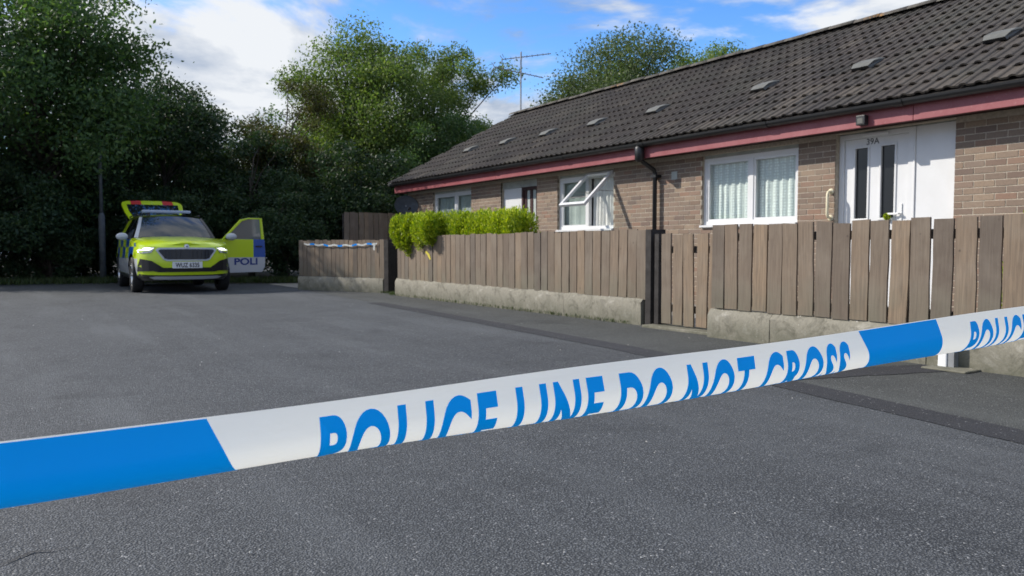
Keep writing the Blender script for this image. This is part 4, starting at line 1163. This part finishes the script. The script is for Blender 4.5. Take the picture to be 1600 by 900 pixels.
tree('willow_tree', 'lower yellowish tree behind the roof ridge, right of the broad tree', 23.2, 21.6, 9.6, 2.5, 3.0, M['leaf_ash'], 6, 20000, .14, 'trees behind the bungalows', .14, 46, .45)
tree('hawthorn_shrub', 'brownish tinged bushy tree left of the tall ash', 6.9, 22.9, 6.6, 1.9, .6, M['leaf_brown'], 7, 17000, .11, TG, .09, 50, .5, cat='shrub')
tree('hawthorn_shrub', 'dark bushy tree directly behind the open tailgate', 3.9, 23.6, 6.2, 2.1, .2, M['leaf_dark'], 8, 21000, .13, TG, .09, 55, .4, cat='shrub')
tree('hawthorn_shrub', 'dark bushy tree behind the open car door', 5.6, 21.6, 4.4, 1.6, .1, M['leaf_dark'], 9, 15000, .12, TG, .08, 50, .4, cat='shrub')
tree('hawthorn_shrub', 'dark shrub at the end of the tall fence', 8.2, 20.8, 4.3, 1.7, .1, M['leaf_dark'], 10, 16000, .12, TG, .08, 50, .4, cat='shrub')
tree('hawthorn_shrub', 'dark green tree rising just behind the far gable', 11.9, 22.2, 5.6, 2.2, .2, M['leaf_left'], 12, 18000, .12, TG, .1, 60, .4, cat='shrub')
tree('hawthorn_shrub', 'low dark thicket below the tall tree at the left edge', -.4, 21.9, 3.4, 1.8, .0, M['leaf_dark'], 13, 15000, .13, TG, .07, 50, .35, cat='shrub')
tree('hawthorn_shrub', 'low dark thicket around the lamp column', 2.3, 23.9, 4.2, 1.8, .0, M['leaf_dark'], 14, 16000, .13, TG, .07, 50, .35, cat='shrub')
tree('hawthorn_shrub', 'dark shrub in the deep shade between car and tall fence', 6.6, 20.2, 2.9, 1.2, .0, M['leaf_dark'], 15, 11000, .11, TG, .06, 40, .35, cat='shrub')
tree('broadleaf_tree', 'background tree closing the gap behind the thicket', 5.0, 27.5, 6.0, 3.2, .3, M['leaf_dark'], 16, 20000, .17, TG, .15, 60, .3)
tree('broadleaf_tree', 'background tree closing the gap left of the tall ash', 1.0, 29.0, 6.4, 3.4, .3, M['leaf_dark'], 17, 18000, .18, TG, .15, 60, .3)

tree('hawthorn_shrub', 'low dark shrub beside the far end of the short fence', 5.9, 19.3, 2.3, 1.05, .0, M['leaf_dark'], 18, 9000, .10, TG, .05, 36, .3, cat='shrub')
tree('hawthorn_shrub', 'low dark thicket at the left picture edge', -2.3, 23.6, 3.0, 1.9, .0, M['leaf_dark'], 19, 13000, .13, TG, .06, 44, .3, cat='shrub')
tree('hawthorn_shrub', 'low dark thicket behind the lamp column base', 1.0, 25.4, 3.2, 2.1, .0, M['leaf_dark'], 20, 13000, .14, TG, .06, 44, .3, cat='shrub')
tree('hawthorn_shrub', 'low dark thicket seen past the left side of the car', 3.4, 21.9, 2.4, 1.3, .0, M['leaf_dark'], 24, 10000, .11, TG, .05, 40, .3, cat='shrub')
tree('hawthorn_shrub', 'low dark thicket under the tall ash tree', 7.6, 22.3, 2.8, 1.7, .0, M['leaf_dark'], 25, 11000, .12, TG, .05, 40, .3, cat='shrub')
tree('hawthorn_shrub', 'low dark thicket deep behind the open car door', 4.7, 25.2, 3.0, 2.0, .0, M['leaf_dark'], 26, 11000, .13, TG, .05, 40, .3, cat='shrub')
tree('hawthorn_shrub', 'low dark thicket filling the corner behind the tall fence', 9.6, 21.0, 2.8, 1.5, .0, M['leaf_dark'], 27, 10000, .12, TG, .05, 40, .3, cat='shrub')
tree('broadleaf_tree', 'background tree closing the gap behind the tall ash', 9.8, 28.6, 6.0, 2.9, .3, M['leaf_left'], 28, 17000, .16, TG, .15, 60, .3)
tree('broadleaf_tree', 'background tree showing between ash and far gable', 14.2, 27.4, 6.0, 2.6, .3, M['leaf_left'], 29, 15000, .16, TG, .15, 60, .3)
tree('hawthorn_shrub', 'low dark thicket behind the trunk of the left edge tree', -1.5, 25.2, 3.0, 2.2, .0, M['leaf_dark'], 30, 12000, .14, TG, .05, 44, .3, cat='shrub')
tree('hawthorn_shrub', 'low dark thicket just inside the left picture edge', .9, 22.0, 2.0, 1.2, .0, M['leaf_dark'], 31, 9000, .11, TG, .05, 36, .3, cat='shrub')
# bright conifer hedge
def cushion(root, lumps_, n, seed, mat):
    rng = np.random.default_rng(seed); L_ = np.array(lumps_); w = L_[:, 3]*L_[:, 5]; idx = rng.choice(len(L_), n, p=w/w.sum())
    d = rng.normal(size=(n, 3)); d /= np.linalg.norm(d, axis=1)[:, None]; r_ = rng.uniform(.35, 1.06, n)**.6*np.where(d[:, 2] > .4, rng.uniform(.95, 1.12, n), 1.0)
    c = L_[idx]; pos = c[:, :3] + d*r_[:, None]*c[:, 3:6]
    up = d*.9 + np.array([0, 0, .75]); return link('foliage', leaf_mesh('foliage', pos, .050, rng, mat, 2.8, 0, up), root)
hg = tag(empty('conifer_hedge', (6.15, 9.9, 0)), 'bright yellow green clipped conifer hedge behind the long fence', 'hedge')
rg = random.Random(4); lm = []
for k in range(46):
    f = (k + rg.uniform(-.4, .4))/45; hgt = rg.uniform(.30, .42); top = rg.uniform(1.37, 1.43)
    lm.append((rg.uniform(-.20, .20), -.74 + 2.1*f, top - hgt, rg.uniform(.15, .22), rg.uniform(.09, .15), hgt))
cushion(hg, lm, 58000, 3, M['leaf_gold'])
b = MB()
for k in range(0, 34, 5): b.tube([(lm[k][0]*.3, lm[k][1], 0), (lm[k][0], lm[k][1], lm[k][2])], [.04, .015], 6)
b.build('stems', M['bark'], hg)
hg2 = tag(empty('conifer_shrub', (5.92, 11.9, 0)), 'bright yellow green conifer spilling over the far end of the long fence', 'shrub')
lm = []
for k in range(38):
    f = (k + rg.uniform(-.4, .4))/37; hgt = rg.uniform(.22, .30); top = rg.uniform(1.36, 1.43)
    lm.append((rg.uniform(-.32, .04), -.98 + 1.42*f, top - hgt*(1.0 if k % 3 else 1.45), rg.uniform(.13, .20), rg.uniform(.09, .15), hgt))
cushion(hg2, lm, 46000, 8, M['leaf_gold'])
b = MB()
for k in range(0, 26, 5): b.tube([(.1, lm[k][1], 0), (lm[k][0], lm[k][1], lm[k][2])], [.04, .015], 6)
b.build('stems', M['bark'], hg2)
# small golden shrub at the right edge
sh = tag(empty('golden_shrub', (7.35, 2.98, 0)), 'yellow leaved shrub in the garden at the right picture edge', 'shrub')
cushion(sh, [(0, 0, .75, .24, .20, .50), (.05, .1, .45, .3, .25, .40)], 5200, 5, M['leaf_gold']); MB().tube([(0,0,0),(0,0,.8)], [.03,.01], 6).build('stem', M['bark'], sh)

# rough grass along the back verge and weeds at the fence foot
def grass(name, pts, n, seed, h, label):
    rng = np.random.default_rng(seed); P_ = []
    pts = np.array(pts); 
    for i in range(n):
        a = rng.integers(len(pts)-1); f = rng.uniform(); c = pts[a]*(1-f) + pts[a+1]*f; P_.append((c[0] + rng.normal()*c[2], c[1] + rng.normal()*c[2], 0))
    P_ = np.array(P_); hh = h*rng.uniform(.5, 1.3, n); P_[:, 2] = hh*.45
    me = leaf_mesh(name, P_, h, rng, M['leaf_grass'], 9, 0, np.array([0, 0, 1.6])); return tag(link(name, me), label, 'grass', None, 'stuff')
grass('verge_grass', [(-5, 21.6, .35), (-1, 21.3, .4), (1.0, 21.2, .4), (2.6, 20.6, .3), (5.0, 19.0, .3), (6.2, 18.4, .25)], 9000, 21, .16, 'rough grass along the foot of the dark trees')
grass('wall_weeds', [(5.66, 6.3, .012), (5.66, 9, .012), (5.66, 12.5, .02), (5.95, 12.85, .10), (5.8, 13.3, .03)], 900, 22, .06, 'small weeds at the foot of the long fence wall')

# cracks, a seam and loose grit on the road
def crack(pts, w, seed):
    rg_ = random.Random(seed); P_ = []
    for a, c in zip(pts[:-1], pts[1:]):
        n_ = max(3, int(math.dist(a, c)/.05))
        for k in range(n_): f = k/n_; P_.append((a[0]*(1-f) + c[0]*f + rg_.uniform(-.011, .011), a[1]*(1-f) + c[1]*f + rg_.uniform(-.011, .011)))
    b_ = MB(); vs2 = []
    for i, p in enumerate(P_):
        q = P_[min(i+1, len(P_)-1)]; o_ = P_[max(i-1, 0)]; d = Vector((q[0]-o_[0], q[1]-o_[1])).normalized(); n2 = Vector((-d.y, d.x)); ww = w*rg_.uniform(.3, 1.2)*(1 if 0 < i < len(P_)-1 else .1)
        vs2 += [(p[0]+n2.x*ww, p[1]+n2.y*ww, .0045), (p[0]-n2.x*ww, p[1]-n2.y*ww, .0045)]
    b_.add(vs2, [(2*i, 2*i+1, 2*i+3, 2*i+2) for i in range(len(P_)-1)])
    return tag(b_.build('road_crack', M['tar']), kind='structure')
M['tar'] = simple('crack_tar', (.020, .020, .021), .8, .3, 20)
crack([(-.08, 2.36), (.03, 2.43), (.20, 2.42)], .005, 1)
crack([(.72, 2.10), (.80, 2.08)], .003, 2)
crack([(-1.2, 3.1), (-.08, 2.36)], .004, 3)
rg = random.Random(77); b = MB()
for k in range(70):
    x, y = rg.uniform(-1.5, 5.3), rg.uniform(1.2, 11); s_ = rg.uniform(.0025, .006)*(1 + y*.05); a = rg.uniform(0, 6)
    c_, d_ = math.cos(a)*s_, math.sin(a)*s_
    b.add([(x+c_, y+d_, .006), (x-d_, y+c_, .006), (x-c_*.8, y-d_*.8, .006), (x+d_, y-c_, .006), (x, y, .006 + s_*.8)], [(0,1,4),(1,2,4),(2,3,4),(3,0,4)])
tag(b.build('road_grit', simple('pale_grit', (.42, .41, .38), .8, .3, 3)), 'pale grit scattered over the road', 'grit', None, 'stuff')
